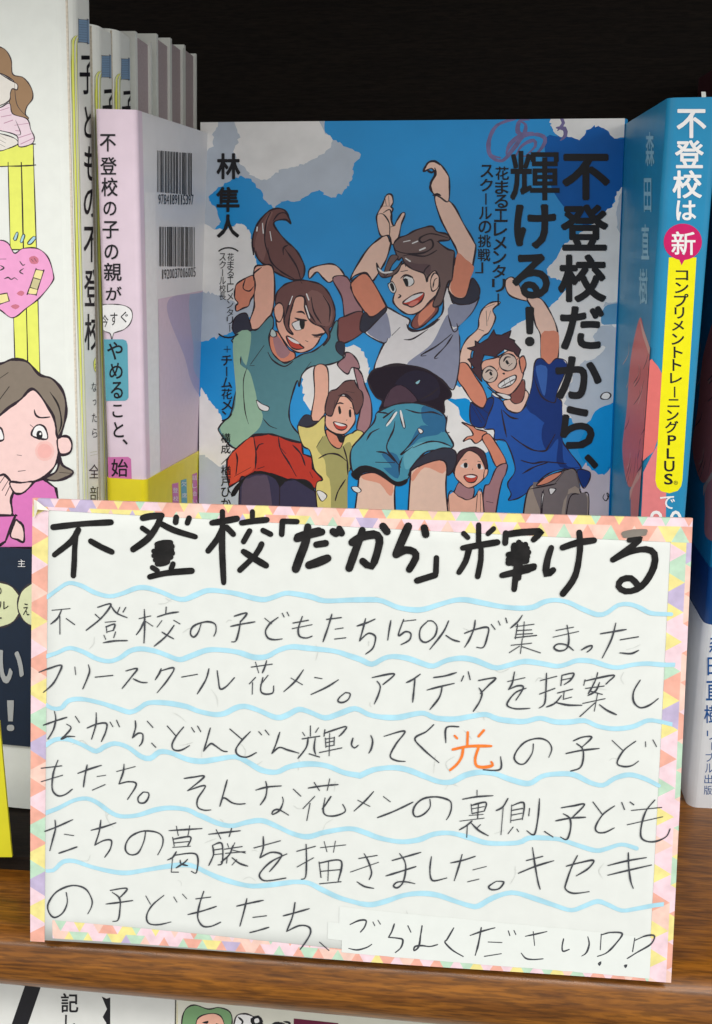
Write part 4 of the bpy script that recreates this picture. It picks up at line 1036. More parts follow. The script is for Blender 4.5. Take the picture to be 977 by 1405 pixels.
PEN = """
235 3744 443 3773
347 3757 302 3661 223 3592
327 3682 329 3487
400 3661 495 3599
754 3801 902 3842 800 3691 626 3543
727 3723 789 3670
902 3827 965 3748 1084 3702
1001 3811 975 3753
1067 3813 1037 3761
837 3641 955 3656
850 3597 858 3528
846 3590 945 3625 928 3553
858 3536 937 3559
825 3498 846 3453
955 3540 935 3477
817 3415 946 3441 1086 3451
1216 3697 1345 3733
1273 3801 1278 3618 1271 3434
1274 3679 1233 3586 1186 3520
1290 3669 1367 3622
1514 3835 1509 3759
1417 3725 1539 3767 1651 3789
1468 3687 1414 3613
1597 3696 1667 3658
1602 3641 1511 3515 1383 3402
1470 3561 1531 3526 1599 3493
1897 3667 1864 3570 1818 3522 1783 3553 1796 3619 1857 3666 1968 3696 2050 3673 2061 3599 2039 3543
2259 3769 2394 3808 2327 3711
2327 3721 2308 3599 2277 3500 2233 3490
2220 3656 2331 3685 2482 3717
2588 3761 2664 3704
2733 3777 2644 3703 2599 3621 2626 3551 2697 3534 2781 3547
2776 3823 2797 3784
2828 3837 2849 3798
2993 3798 2952 3665 2967 3585 3038 3568 3101 3591
2894 3723 3058 3760
2886 3662 3099 3715
3253 3778 3408 3804
3308 3836 3271 3698 3219 3535
3345 3677 3431 3694
3342 3570 3461 3589
3577 3720 3681 3759 3765 3802
3666 3804 3634 3663 3607 3561
3607 3561 3694 3645 3764 3628 3775 3578 3748 3487 3676 3423
3933 3795 3918 3694 3905 3583
4067 3810 4016 3638 4090 3681 4146 3663 4132 3593 4045 3539
4057 3790 4195 3811
4322 3804 4246 3717 4246 3608 4310 3576 4396 3644 4418 3744 4372 3802 4319 3804
4538 3813 4483 3687 4351 3502
4513 3658 4583 3615 4658 3595
4708 3686 4814 3730 4949 3756 4943 3646 4908 3545 4840 3542
4814 3830 4804 3740 4759 3619 4713 3537
4983 3791 5024 3739
5054 3829 5075 3786
5130 3862 5146 3813
5301 3898 5255 3827 5184 3759
5256 3802 5238 3648
5238 3777 5426 3808
5249 3734 5403 3748
5250 3694 5414 3709
5232 3658 5457 3691
5323 3830 5319 3662
5196 3577 5408 3606
5310 3651 5296 3492
5284 3571 5180 3497
5313 3566 5503 3507
5654 3750 5835 3791
5628 3678 5890 3748
5767 3808 5792 3661 5771 3562 5695 3535 5642 3566 5679 3607 5766 3601 5845 3545
5925 3552 5987 3590 6034 3602 6026 3568 5984 3531
6115 3730 6257 3759 6380 3784
6269 3848 6232 3679 6145 3475
6322 3673 6507 3710
6324 3536 6439 3531 6517 3569
93 3053 218 3106 348 3143 313 3038 250 2931 145 2833
500 3133 511 3047
652 3166 667 3095 636 3001 591 2895
730 3032 927 3061
1072 3117 1199 3149 1134 3054 1031 2921
1155 3034 1238 3001 1310 3000
1463 3160 1443 3108 1398 3034
1453 3133 1603 3173 1536 3041 1420 2892
1690 3078 1863 3117
1989 3183 1954 3059 1863 2901
2079 3167 2092 3076 2114 2970 2179 2998 2269 3100
2450 3224 2678 3268
2495 3281 2532 3166
2616 3302 2601 3241 2572 3168
2498 3114 2432 3040
2467 3056 2465 2929
2633 3144 2554 3035
2579 3118 2555 2984 2596 2939 2687 2955 2696 3031
3015 3222 2927 3092 2808 2975
2882 3127 3008 3060
3137 3146 3217 3136
3392 3133 3269 3047 3101 2958
3471 2999 3408 2942 3393 2900 3443 2889 3502 2926 3521 2987 3471 2999
3751 3174 3984 3224 3868 3104
3804 3136 3839 3083 3821 2991 3780 2888
4257 3232 4183 3173 4115 3135
4203 3180 4195 3048 4186 2927
4399 3202 4517 3224 4637 3265
4334 3065 4461 3105 4617 3148
4491 3102 4465 2990 4370 2855
4713 3232 4691 3175
4760 3278 4783 3195
4871 3189 5046 3223 4980 3144 4895 3050
4878 3109 4911 3051 4888 2960 4827 2856
5174 3189 5353 3237
5242 3295 5223 3175 5186 3103
5186 3103 5282 3148 5341 3130 5268 2993
5370 3126 5265 3077 5191 2984 5183 2929 5272 2901 5417 2912
5514 3212 5683 3265
5575 3294 5576 3131 5568 2971 5512 2918
5512 3068 5668 3135
5736 3277 5729 3168
5740 3278 5855 3303 5829 3232 5763 3179
5742 3228 5837 3252
5699 3087 5852 3134
5766 3110 5760 3020
5769 3024 5846 3048
5739 3059 5675 2976 5589 2932
5674 2986 5810 2962 5955 2965
6104 3317 6096 3274
5977 3238 5966 3178
5973 3224 6268 3297 6223 3230 6195 3199
6088 3243 6044 3142 6017 3091
5986 3146 6177 3178
6026 3122 6162 3088
6128 3215 6093 3125 6014 3071
5964 2985 6192 3044
6113 3096 6087 2906
6089 2995 5941 2845
6138 2978 6217 2922 6319 2877
6547 3254 6486 3133 6490 3024 6560 2962 6654 2992 6742 3065
145 2467 282 2522 414 2570
271 2626 286 2543 261 2427 198 2315
508 2585 554 2520
408 2493 460 2458 408 2382 345 2323 376 2332 418 2355 502 2360
642 2462 753 2513 857 2523 851 2435 801 2318
742 2638 742 2523 722 2439 691 2340
898 2541 930 2491
971 2565 1003 2494
1179 2571 1183 2493 1149 2377
1149 2377 1211 2432 1263 2424 1259 2341 1226 2291
1313 2572 1376 2506
1363 2331 1409 2286
1535 2530 1635 2422
1716 2529 1635 2422 1590 2326 1612 2269 1688 2269 1784 2326
1803 2527 1836 2479
1870 2547 1906 2487
313 2084 261 1935 250 1755 314 1685 398 1704 476 1767
124 1984 356 2024
124 1833 366 1919
539 1949 681 2009 803 2053
643 2049 619 1922 602 1799
755 1925 853 1945
703 1769 845 1839
974 1993 1182 2060
1057 2081 1047 1986 1000 1854
1000 1854 1100 1884 1184 1878 1184 1826 1097 1685
1272 1778 1216 1713 1227 1657 1289 1660 1331 1719 1330 1771 1272 1778
1726 1955 1825 1975 1949 1988 1765 1820
1765 1820 1960 1888 1880 1738 1881 1644 1954 1613 2026 1621
2011 2533 1972 2387 1939 2271
1939 2271 2014 2358 2065 2340 2148 2288 2199 2282
2226 2533 2361 2426
2451 2517 2351 2405 2295 2310 2322 2249 2415 2233 2520 2290
2542 2522 2574 2488
2613 2542 2655 2492
2772 2529 2728 2383 2689 2288
2689 2288 2769 2360 2860 2338 2983 2310
3018 2541 3043 2505
3102 2616 3104 2504
3189 2600 3159 2548
3016 2469 3205 2509
3080 2493 3062 2379 2974 2252
3157 2486 3147 2373 3165 2306
3094 2309 3206 2280
3259 2583 3251 2511
3250 2542 3479 2629 3461 2573 3412 2519
3311 2545 3310 2299
3272 2482 3362 2500
3273 2441 3363 2466
3265 2492 3274 2390
3362 2507 3360 2425
3273 2400 3364 2419
3204 2329 3445 2394
3562 2506 3548 2434 3581 2401 3620 2432
3752 2546 3773 2486 3761 2404 3736 2352
2204 1968 2165 1816 2126 1668
2126 1668 2166 1764 2259 1717 2331 1705 2406 1715
2519 1873 2644 1915 2797 1937
2627 1976 2641 1904 2626 1800 2570 1709
2930 1909 3012 1837
2813 1814 2821 1758 2782 1663 2707 1613 2710 1649 2771 1673 2884 1617
3092 1931 3253 1966 3414 1989
3155 1996 3213 1912
3322 2046 3298 1917
3164 1844 3039 1700
3115 1763 3083 1570
3340 1853 3278 1751 3248 1708
3276 1833 3259 1688 3300 1638 3401 1644 3497 1697 3469 1772
3797 1933 3710 1826 3592 1706
3629 1828 3761 1767
3893 2543 4110 2610 4024 2468 3964 2333 4029 2285 4125 2280
4415 2694 4338 2615 4221 2535 4314 2422 4483 2284
4549 2504 4550 2666 4681 2683
5130 2378 5129 2240 4952 2227
5468 2530 5458 2429 5388 2318 5320 2311 5273 2369 5305 2461 5389 2552 5515 2592 5613 2567 5661 2489 5635 2391
5884 2581 5979 2625 6072 2626 5974 2515
5920 2552 5984 2495 5993 2385 5963 2293 5868 2254
5812 2441 5965 2480 6154 2510
6285 2601 6409 2491
6529 2603 6408 2497 6347 2363 6416 2327 6502 2341 6567 2391
6630 2602 6636 2548
6706 2625 6747 2554
3904 1884 3978 1830
4221 1840 4024 1730 3846 1648
4399 1878 4402 1792 4335 1710 4256 1681 4224 1731 4252 1815 4339 1887 4478 1909 4608 1875 4630 1805 4613 1722 4581 1663
4895 2003 4897 1932
4746 1897 4893 1931 5066 1951
4837 1847 4850 1745
4837 1832 4990 1875 4981 1783
4848 1796 4976 1828
4850 1745 4981 1779
4915 1861 4911 1697
4821 1723 4969 1742
4724 1656 4980 1701
4853 1664 4795 1609 4723 1560
4805 1620 4803 1482
4943 1628 4905 1585
4844 1643 4925 1565 5030 1510
5224 1929 5173 1834 5105 1790
5177 1825 5164 1528
5266 1860 5261 1666
5266 1850 5391 1887 5384 1704
5268 1799 5379 1826
5266 1748 5381 1775
5266 1687 5377 1713
5289 1617 5238 1542
5329 1598 5349 1569
3656 1182 3853 1229
3711 1241 3758 1157 3797 1034 3773 954
3569 1025 3869 1153
3642 921 3724 874 3826 859
4015 1182 4158 1232 4321 1290
3953 1006 4103 1063 4272 1129
4093 1264 4150 1180 4163 1077 4136 941 4078 881 4037 899 4076 943 4166 953 4267 938
4434 1249 4422 1114 4435 1011 4476 982 4605 1021
4640 1189 4778 1228 4899 1276
4760 1289 4739 1195 4712 1090 4686 995
4880 1125 5022 1170
4829 990 4947 1026
5132 1012 5055 950 5086 917 5165 932 5212 1007 5132 1012
5455 1830 5449 1748
5555 1941 5547 1733 5515 1548 5435 1584
5621 1585 5712 1529
5787 1852 5912 1879 6028 1898 5898 1743
5809 1788 5879 1742 5893 1631 5859 1511 5790 1533
5734 1707 5879 1742 6044 1761
6114 1931 6217 1801
6342 1899 6226 1802 6154 1666 6176 1606 6254 1607 6349 1661
6414 1939 6446 1864
6500 1948 6540 1920
6755 1982 6668 1856 6628 1693 6633 1572 6702 1531 6798 1541 6892 1597 6926 1679
6518 1858 6829 1906
6482 1701 6844 1806
5443 1257 5612 1312
5364 1113 5548 1202 5731 1270
5501 1404 5538 1201 5574 1029 5600 948
5865 1217 5996 1260 6147 1295 6096 1204 5973 1115
5977 1340 5920 1204 5872 1037 5867 965 5951 923 6116 950
6299 1247 6500 1310 6695 1356
6303 1141 6524 1210 6753 1279
6506 1398 6518 1240 6545 1089 6575 1013
166 1273 304 1333 483 1424
282 1406 287 1311 261 1204 223 1057
388 1253 494 1243
325 1033 431 1075 532 1117
688 1313 831 1359 967 1413
799 1435 779 1297 731 1146
731 1146 832 1205 916 1210 906 1114 843 1015
1302 1338 1282 1220 1221 1090 1137 1060 1080 1103 1084 1188 1146 1276 1271 1336 1417 1334 1490 1285 1491 1190 1440 1078
1563 1359 1770 1385 1931 1405
1645 1414 1667 1310
1794 1429 1775 1312
1605 1285 1623 1188
1609 1265 1802 1303 1772 1196
1616 1223 1782 1249
1606 1172 1803 1198
1648 1126 1607 1060 1549 1025
1617 1082 1867 1111 1875 907 1817 914
1607 1066 1592 890
1592 890 1671 895
1774 1049 1733 1004 1646 942
1691 1033 1702 992 1775 975
2006 1346 2181 1377 2356 1408
2088 1403 2141 1302
2259 1428 2233 1334
2049 1223 2061 1119 2011 994
2049 1223 2152 1250 2161 1041 2114 1006
2060 1171 2153 1191
2061 1119 2154 1135
2214 1254 2229 1213
2296 1269 2276 1219
2184 1189 2379 1232
2195 1143 2411 1177
2276 1236 2236 1129 2145 1040
2277 1184 2415 1161
2216 1107 2207 1033
2269 1015 2320 1081
2268 1099 2351 1041 2444 1015
2509 1225 2798 1325
2609 1360 2611 1235 2576 1118
2576 1118 2698 1188 2811 1173 2782 1099 2685 971
2872 1183 2700 1083 2589 961 2580 898 2652 864 2867 911
2980 1219 3182 1289
3080 1304 3088 1117 3081 939 3035 909
2987 1044 3164 1159
3237 1276 3510 1325
3276 1347 3309 1234
3398 1360 3380 1234
3226 1115 3250 943
3231 1104 3463 1143 3438 912
3328 1121 3326 912
3249 1012 3456 1045
3236 871 3469 910
410 588 421 470 368 349 272 293 208 360 208 457 304 592 474 671 623 644 697 531 697 445 655 357
908 640 1097 673 1003 550
929 620 1014 551 1015 401 994 303 937 285
860 481 1004 507 1161 539
1308 601 1361 509
1511 620 1382 499 1320 378 1342 290 1447 279 1594 321
1622 610 1658 553
1720 648 1768 598
1958 695 1912 544 1893 394 1947 301 2040 301 2150 357
1870 604 2036 636
1783 418 1945 471 2100 534
2327 553 2482 601 2621 641
2440 651 2411 512 2366 329
2509 438 2659 468
2477 262 2569 293 2688 339
2844 480 2977 527 3129 583
2971 642 2947 483 2883 305
2883 305 3021 382 3123 378 3149 317 3106 219 3036 112
3250 211 3354 125
3577 435 3673 487 3750 492 3736 418 3693 359
3826 481 3847 440
3880 505 3907 461
3569 165 3661 154 3762 188 3818 228
4058 475 4031 385 3998 320
3998 320 4103 316 4154 299 4136 214 4077 153
4204 463 4238 394
4357 473 4344 364 4327 237 4278 187 4287 234 4357 249 4448 245 4528 271
4698 470 4626 330 4607 302 4690 219 4808 154
4875 394 5003 449 5136 495
4991 490 4975 364 4959 269 4936 173
5070 332 5216 334
5036 169 5214 209
5280 467 5298 416
5340 475 5361 431
5462 417 5576 449 5689 483
5545 474 5565 320
5426 227 5477 172 5557 163 5661 177
5869 413 5857 329 5869 274 5933 299
6123 450 6141 369 6115 274 6068 233
6263 490 6260 315
6263 480 6360 513 6481 509 6423 398 6330 288 6234 240
6247 163 6272 181 6258 143 6247 163
6615 468 6599 317
6616 442 6730 501 6818 506 6783 412 6642 309 6547 237
6520 156 6543 166 6532 137 6520 156
"""
MARKER = """
243 4651 404 4676 590 4702 898 4730
532 4634 456 4510 260 4351
508 4603 491 4420 488 4298 478 4135
673 4517 786 4460 910 4410
1249 4788 1336 4810 1458 4822
1452 4822 1408 4712 1308 4569 1145 4446
1246 4679 1307 4641
1432 4743 1592 4668 1825 4606
1616 4807 1609 4755
1756 4803 1737 4751
1410 4508 1481 4526 1556 4533
1410 4475 1482 4464 1569 4493
1374 4434 1462 4429 1569 4457
1374 4386 1462 4383 1574 4421
1391 4340 1473 4353 1558 4380
1412 4300 1473 4308 1524 4330
1585 4306 1565 4251
1359 4258 1413 4226
1331 4156 1433 4186 1576 4215 1789 4239
2003 4761 2133 4785 2274 4816
2116 4884 2119 4695 2117 4495 2139 4125
2124 4715 2066 4594 1966 4460
2165 4717 2236 4649
2439 4894 2440 4825
2324 4772 2454 4796 2594 4814
2412 4689 2348 4573
2556 4699 2637 4662
2543 4554 2480 4438 2312 4266
2349 4467 2481 4388 2593 4328
2756 4666 2762 4799
2762 4805 2917 4806
4390 4474 4389 4316
4382 4292 4196 4226
4664 4738 4708 4697
4816 4831 4822 4646
4972 4797 4916 4743
4659 4585 4842 4623 5015 4656
4727 4584 4693 4445 4629 4329
4847 4607 4851 4470 4824 4292
5099 4753 5096 4651
5128 4744 5262 4768 5453 4778
5237 4660 5230 4483 5206 4168
5181 4609 5325 4604
5135 4529 5336 4561
5137 4480 5329 4516
5138 4445 5321 4471
5076 4311 5181 4340 5400 4401
5190 4629 5187 4443
5305 4642 5307 4486
5278 4774 5393 4786 5466 4780 5387 4694
5235 4650 5304 4613
5237 4581 5320 4574
5230 4513 5327 4487
5254 4386 5403 4419
5246 4347 5351 4374
5264 4641 5248 4288
5572 4616 5538 4494 5529 4337 5600 4383
5687 4620 5837 4676 6007 4705
5852 4781 5867 4603 5828 4328 5710 4138
6367 4717 6461 4739 6471 4720 6371 4630 6210 4508
6210 4508 6373 4591 6541 4626 6634 4580 6634 4445 6557 4287 6466 4205 6353 4182 6279 4232 6310 4303 6404 4320 6473 4254
"""
MARKER_BROAD = """
2917 4622 3035 4665 3183 4706
2926 4646 3035 4685 3153 4719
3033 4755 3017 4605 2960 4444 2913 4303
3127 4569 3226 4588
3052 4348 3141 4381 3249 4430
3302 4714 3332 4695
3367 4745 3391 4701
3609 4739 3582 4644 3536 4504 3480 4333
3504 4606 3591 4664 3728 4698 3788 4660 3781 4552 3717 4361 3621 4412
3824 4786 3868 4732
4088 4794 4033 4659 3969 4499
3969 4495 4066 4546 4154 4529 4176 4466 4111 4342
4254 4784 4272 4716
"""
MARKER_TAPED = """
6307 4782 6401 4805 6533 4815
6318 4763 6440 4781 6524 4789
"""
ORANGE = """
4639 2584 4666 2557
4776 2627 4776 2489
4944 2655 4891 2588
4624 2433 4796 2476 5028 2488
4734 2453 4721 2361 4675 2277 4604 2209
4895 2467 4864 2348 4882 2268 4961 2256 5049 2280 5034 2316
"""
WAVES = """
145 3868 187 3890 301 3976 426 4052 571 4027 716 3961 881 3926 1025 3962 1189 4029 1312 4034 1476 3989 1619 3934 1721 3928 1843 3983 1962 4032 2103 4033 2286 4010 2468 3970 2589 3961 2689 3995 2808 4039 2928 4034 3089 4010 3229 3975 3528 3996 3785 4006 3885 3980 4004 3935 4162 3915 4280 3926 4435 3981 4590 4031 4706 4041 4863 4017 5058 3985 5250 3971 5404 3985 5517 4044 5632 4069 5767 4050 5923 3982 6078 3929 6173 3952 6283 4035 6397 4049 6512 4014 6629 3960 6837 3955
135 3218 177 3234 302 3280 438 3338 594 3303 739 3237 885 3213 1009 3259 1111 3335 1235 3367 1400 3347 1544 3302 1667 3267 1789 3313 1970 3386 2153 3393 2316 3376 2478 3332 2620 3348 2739 3418 2879 3464 3060 3458 3341 3439 3503 3396 3623 3361 3743 3316 3861 3381 3959 3409 4118 3396 4297 3340 4396 3324 4531 3390 4687 3420 4825 3402 4963 3352 5061 3329 5196 3368 5348 3409 5523 3393 5678 3370 5774 3393 5888 3438 6042 3435 6197 3392 6312 3377 6463 3413 6615 3430 6787 3422 6976 3432
134 2714 166 2699 240 2661 344 2666 428 2753 574 2780 783 2749 950 2705 1116 2661 1219 2707 1322 2774 1528 2783 1755 2753 1855 2716 2040 2684 2163 2700 2284 2767 2386 2792 2528 2758 2732 2686 2853 2722 2973 2789 3095 2764 3257 2711 3396 2758 3576 2828 3717 2773 3857 2750 4036 2754 4194 2796 4312 2812 4432 2767 4630 2762 4805 2799 4962 2826 5100 2779 5352 2765 5526 2809 5682 2776 5837 2780 5991 2801 6128 2748 6302 2726 6493 2756 6643 2827 6777 2819 6931 2787
172 2243 282 2313 429 2320 597 2266 743 2205 827 2257 952 2305 1098 2270 1244 2174 1348 2158 1451 2236 1575 2232 1761 2169 1924 2157 2067 2185 2292 2227 2436 2172 2580 2097 2743 2085 2884 2154 3086 2196 3288 2186 3471 2123 3632 2101 3654 2102 3792 2171 3992 2205 4152 2189 4332 2127 4493 2075 4631 2082 4767 2160 4924 2199 5082 2187 5241 2134 5435 2098 5569 2182 5704 2213 5899 2216 6076 2138 6213 2115 6326 2192 6478 2240 6633 2208 6790 2136
155 1469 187 1486 324 1546 493 1640 640 1669 767 1623 893 1536 1019 1490 1207 1511 1415 1586 1581 1616 1768 1605 1872 1559 1931 1541 2097 1477 2263 1455 2426 1506 2590 1536 2754 1483 2939 1410 3103 1389 3284 1451 3547 1507 3710 1475 3872 1423 4094 1394 4293 1426 4451 1497 4629 1518 4829 1478 5029 1428 5342 1446 5458 1504 5614 1513 5791 1503 5969 1452 6166 1402 6281 1429 6434 1483 6590 1448
151 824 261 831 368 933 495 952 685 899 896 859 1086 849 1295 893 1546 951 1754 984 1879 960 1939 932 2126 859 2334 809 2499 792 2705 821 2909 863 2970 873 3113 871 3278 798 3463 726 3647 685 3689 677 3810 674 3971 726 4150 800 4330 832 4511 823 4713 763 4874 721 4953 726 5089 817 5246 883 5362 890 5561 837 5761 777 5939 733 6074 787 6209 847 6327 813 6466 761 6620 791 6792 837 6907 860
"""

# ------------------------------------------------------------------ the handwritten sign
CARD = Frame([-0.093454, 0.1932926, 0.0015708], [0.9998161, 0.0174936, -0.0078573], [0.0044233, 0.1883092, 0.9820998])
CW, CH = 0.14031, 0.09914
sign = thing('handwritten_sign', 'white handwritten card with colourful triangle tape border leaning on the shelf edge', 'sign', CARD)
WHITE_CARD = material('white_card', (219, 221, 217), 0.75, 0.02, 260, 0.2, bump=0.05)
bd = Build(); NU, NV = 24, 16
g = [CARD.at(0.0004 + (CW - 0.0008) * i / NU, 0.0004 + (CH - 0.0008) * j / NV, n_) for n_ in (0.0, -0.0012) for j in range(NV + 1) for i in range(NU + 1)]
S = NU + 1; L2_ = S * (NV + 1)
fc = [(j * S + i, j * S + i + 1, j * S + S + i + 1, j * S + S + i) for j in range(NV) for i in range(NU)]
fc += [tuple(L2_ + k for k in f[::-1]) for f in fc]
for i in range(NU): fc += [(i + 1, i, L2_ + i, L2_ + i + 1), (NV * S + i, NV * S + i + 1, L2_ + NV * S + i + 1, L2_ + NV * S + i)]
for j in range(NV): fc += [(j * S, j * S + S, L2_ + j * S + S, L2_ + j * S), (j * S + S + NU, j * S + NU, L2_ + j * S + NU, L2_ + j * S + S + NU)]
bd.add(g, fc, WHITE_CARD, True); bd.link('board', sign)
TAPE = [('tape_coral', (230, 168, 150), 4), ('tape_pink', (234, 204, 212), 4.5), ('tape_yellow', (232, 218, 142), 3.2), ('tape_mint', (184, 212, 188), 2.4), ('tape_lilac', (188, 174, 204), 1.5), ('tape_peach', (236, 198, 184), 3)]
TM = [material(n, c, 0.55, 0.10, 420, 0.3) for n, c, w in TAPE]
def tape(corners, along_v, n, side, seed):
    """a strip of washi tape: a lattice of coloured triangles trimmed to the strip; its outer side folds over the card's edge"""
    r = random.Random(seed); bd = Build()
    xs = [c[0] for c in corners]; ys = [c[1] for c in corners]; h = side * 0.866
    lo, hi = (min(ys), max(ys)) if along_v else (min(xs), max(xs)); c0, c1 = (min(xs), max(xs)) if along_v else (min(ys), max(ys))
    row = 0; y = c0 - h * r.uniform(0.1, 0.5)
    last = 0
    while y < c1:
        x = lo - side * r.uniform(0.5, 1.0); i = 0
        while x < hi + side:
            up = [(x, y), (x + side, y), (x + side / 2, y + h)]; dn = [(x + side / 2, y + h), (x + side, y), (x + 1.5 * side, y + h)]
            for tri in (up, dn):
                k = r.choices(range(len(TM)), [w for _, _, w in TAPE])[0]
                if k == last: k = (k + 1) % 3
                last = k
                P = [(b, a) for a, b in tri] if along_v else tri
                bd.add([CARD.at(p[0], p[1], n) for p in P], [(0, 1, 2)], TM[k])
            x += side
        y += h; row += 1
    o = bd.link('washi_tape', sign)
    bm = bmesh.new(); bm.from_mesh(o.data); inv = sign.matrix_world.inverted(); ctr = Vector((sum(xs) / 4, sum(ys) / 4))
    for i in range(4):
        a, b = Vector(corners[i]), Vector(corners[(i + 1) % 4]); d = b - a; nn = Vector((d.y, -d.x))
        if nn.dot(ctr - a) > 0: nn = -nn
        bmesh.ops.bisect_plane(bm, geom=bm.verts[:] + bm.edges[:] + bm.faces[:], dist=1e-8, plane_co=(a.x, a.y, 0), plane_no=(nn.x, nn.y, 0), clear_outer=True)
    # fold the strip round the edge of the card
    edges = [e for e in bm.edges if len(e.link_faces) == 1]
    def outer(v):
        if along_v: return abs(v.co.x - (0 if ctr.x < CW / 2 else CW)) < 4e-4
        return abs(v.co.y - (0 if ctr.y < CH / 2 else CH)) < 6e-4
    ed = [e for e in edges if outer(e.verts[0]) and outer(e.verts[1])]
    if ed:
        g = bmesh.ops.extrude_edge_only(bm, edges=ed)
        for v in [x for x in g['geom'] if isinstance(x, bmesh.types.BMVert)]: v.co.z -= 0.0016
    bm.normal_update(); bm.to_mesh(o.data); bm.free(); return o
mm = 0.001 * CW / 0.14385
tape([(0, CH), (0, CH - 2.45 * mm), (CW, 96.4 * mm), (CW, CH)], False, 8e-5, 0.0048, 3)
tape([(0, 0), (3.35 * mm, 0), (3.85 * mm, 100.5 * mm), (0, 100.5 * mm)], True, 5e-5, 0.0062, 12)
tape([(139.0 * mm, 0), (CW, 0), (CW, 98.5 * mm), (139.4 * mm, 98.5 * mm)], True, 5e-5, 0.0062, 29)
tape([(5.2 * mm, 1.0 * mm), (5.15 * mm, 5.3 * mm), (139.0 * mm, 0.75 * mm), (139.0 * mm, 0.0)], False, 6e-5, 0.0043, 41)
BLUE_PEN = material('blue_marker', (168, 212, 228), 0.7, 0.10, 260, 0.15)
bd = Build()
for i, ln in enumerate(WAVES.strip().split('\n')): ribbon(bd, CARD, pairs(list(map(int, ln.split()))), 0.00112, 9e-5, BLUE_PEN, taper=0.8, jitter=0.07)
wv = clip(bd.link('wave_ruling', sign), CARD, u0=3.6 * mm, u1=141.5 * mm)
bd = Build()
bd.add([CARD.at(0.4 * mm, CH - 0.2 * mm, 3e-4), CARD.at(1.3 * mm, CH - 0.5 * mm, 7e-4), CARD.at(4.2 * mm, CH - 2.6 * mm, 4e-4), CARD.at(1.6 * mm, CH - 2.4 * mm, 9e-4), CARD.at(0.6 * mm, CH - 4.6 * mm, 3e-4)], [(0, 3, 1), (1, 3, 2), (0, 4, 3)], material('torn_paper_white', (238, 232, 220), 0.7, 0.04, 500, 0.2))
bd.link('peeled_corner', sign)
CORR = material('correction_tape_white', (223, 226, 222), 0.32, 0.015, 300, 0.4, bump=0.1)
bd = Build()
for k, (va, vb, ua) in enumerate([(12.9, 8.6, 70.9), (9.2, 5.2, 68.4), (5.9, 2.3, 71.6)]):
    top = []; bot = []
    for j in range(41):
        f = j / 40; u = (ua + (139.2 - ua) * f) * mm; sl = -3.0 * f * (1 if k < 2 else 0.55)
        top.append(CARD.at(u, (va + sl + rnd.uniform(-0.07, 0.07)) * mm, (1.0e-4 + k * 1e-5))); bot.append(CARD.at(u, (vb + sl + rnd.uniform(-0.07, 0.07)) * mm, (1.0e-4 + k * 1e-5)))
    bd.add(top + bot, [(j, 41 + j, 42 + j, j + 1) for j in range(40)], CORR)
bd.link('correction_tape', sign)
PEN_INK = material('pen_ink', (62, 64, 70), 0.5, 0.25, 1200, 0.3)
MARK = material('brush_marker', (22, 20, 20), 0.5, 0.75, 420, 0.25)
TAPED = material('brush_marker_under_tape', (128, 120, 112), 0.55, 0.1, 400, 0.3)
ORANGE_INK = material('orange_marker', (236, 124, 50), 0.6, 0.12, 500, 0.2)
bd = Build(); n = 1.35e-4
for i, ln in enumerate(PEN.strip().split('\n')): ribbon(bd, CARD, pairs(list(map(int, ln.split()))), 0.00036, n + (i % 40) * 1e-6, PEN_INK, taper=0.6, jitter=0.12)
bd.link('body_lettering', sign)
bd = Build()
for i, ln in enumerate(MARKER.strip().split('\n')): ribbon(bd, CARD, pairs(list(map(int, ln.split()))), 0.00134, n + (i % 60) * 1e-6, MARK, taper=0.92, jitter=0.06)
for i, ln in enumerate(MARKER_BROAD.strip().split('\n')): ribbon(bd, CARD, pairs(list(map(int, ln.split()))), 0.00168, n + (i + 60) * 1e-6, MARK, taper=0.92, jitter=0.06)
for i, ln in enumerate(MARKER_TAPED.strip().split('\n')): ribbon(bd, CARD, pairs(list(map(int, ln.split()))), 0.00105, n + 7e-5 + i * 1e-6, TAPED, taper=0.9, jitter=0.06)
bd.link('heading_lettering', sign)
bd = Build()
for i, ln in enumerate(ORANGE.strip().split('\n')): ribbon(bd, CARD, pairs(list(map(int, ln.split()))), 0.00062, n + i * 1e-6, ORANGE_INK, taper=0.8, jitter=0.08)
bd.link('orange_lettering', sign)
PENCIL = material('erased_pencil', (206, 208, 204), 0.8, 0.05, 900, 0.1)
bd = Build()
for i in range(46):
    u, v = rnd.uniform(8, 134) * mm, rnd.uniform(12, 82) * mm; a = rnd.uniform(-1.7, 1.7); L = rnd.uniform(1.2, 4.5) * mm
    d = Vector((math.cos(a), math.sin(a))) * L; s = Vector((-d.y, d.x)) * rnd.uniform(-0.4, 0.4)
    ribbon(bd, CARD, [Vector((u, v)), Vector((u, v)) + d * 0.5 + s, Vector((u, v)) + d], 0.00016, 7e-5 + i * 2e-7, PENCIL, taper=0.2, jitter=0.3)
bd.link('pencil_trace', sign)

for o in children(sign):                        # the card is a little bowed, with its top corners leaning back
    for v in o.data.vertices:
        a, b = v.co.x / CW - 0.5, v.co.y / CH
        v.co.z += 0.0011 * (0.25 - a * a) * 4 * b - 0.0016 * max(0, abs(a) - 0.3) ** 2 * 25 * b * b + 0.0003 * math.sin(a * 9 + 1)
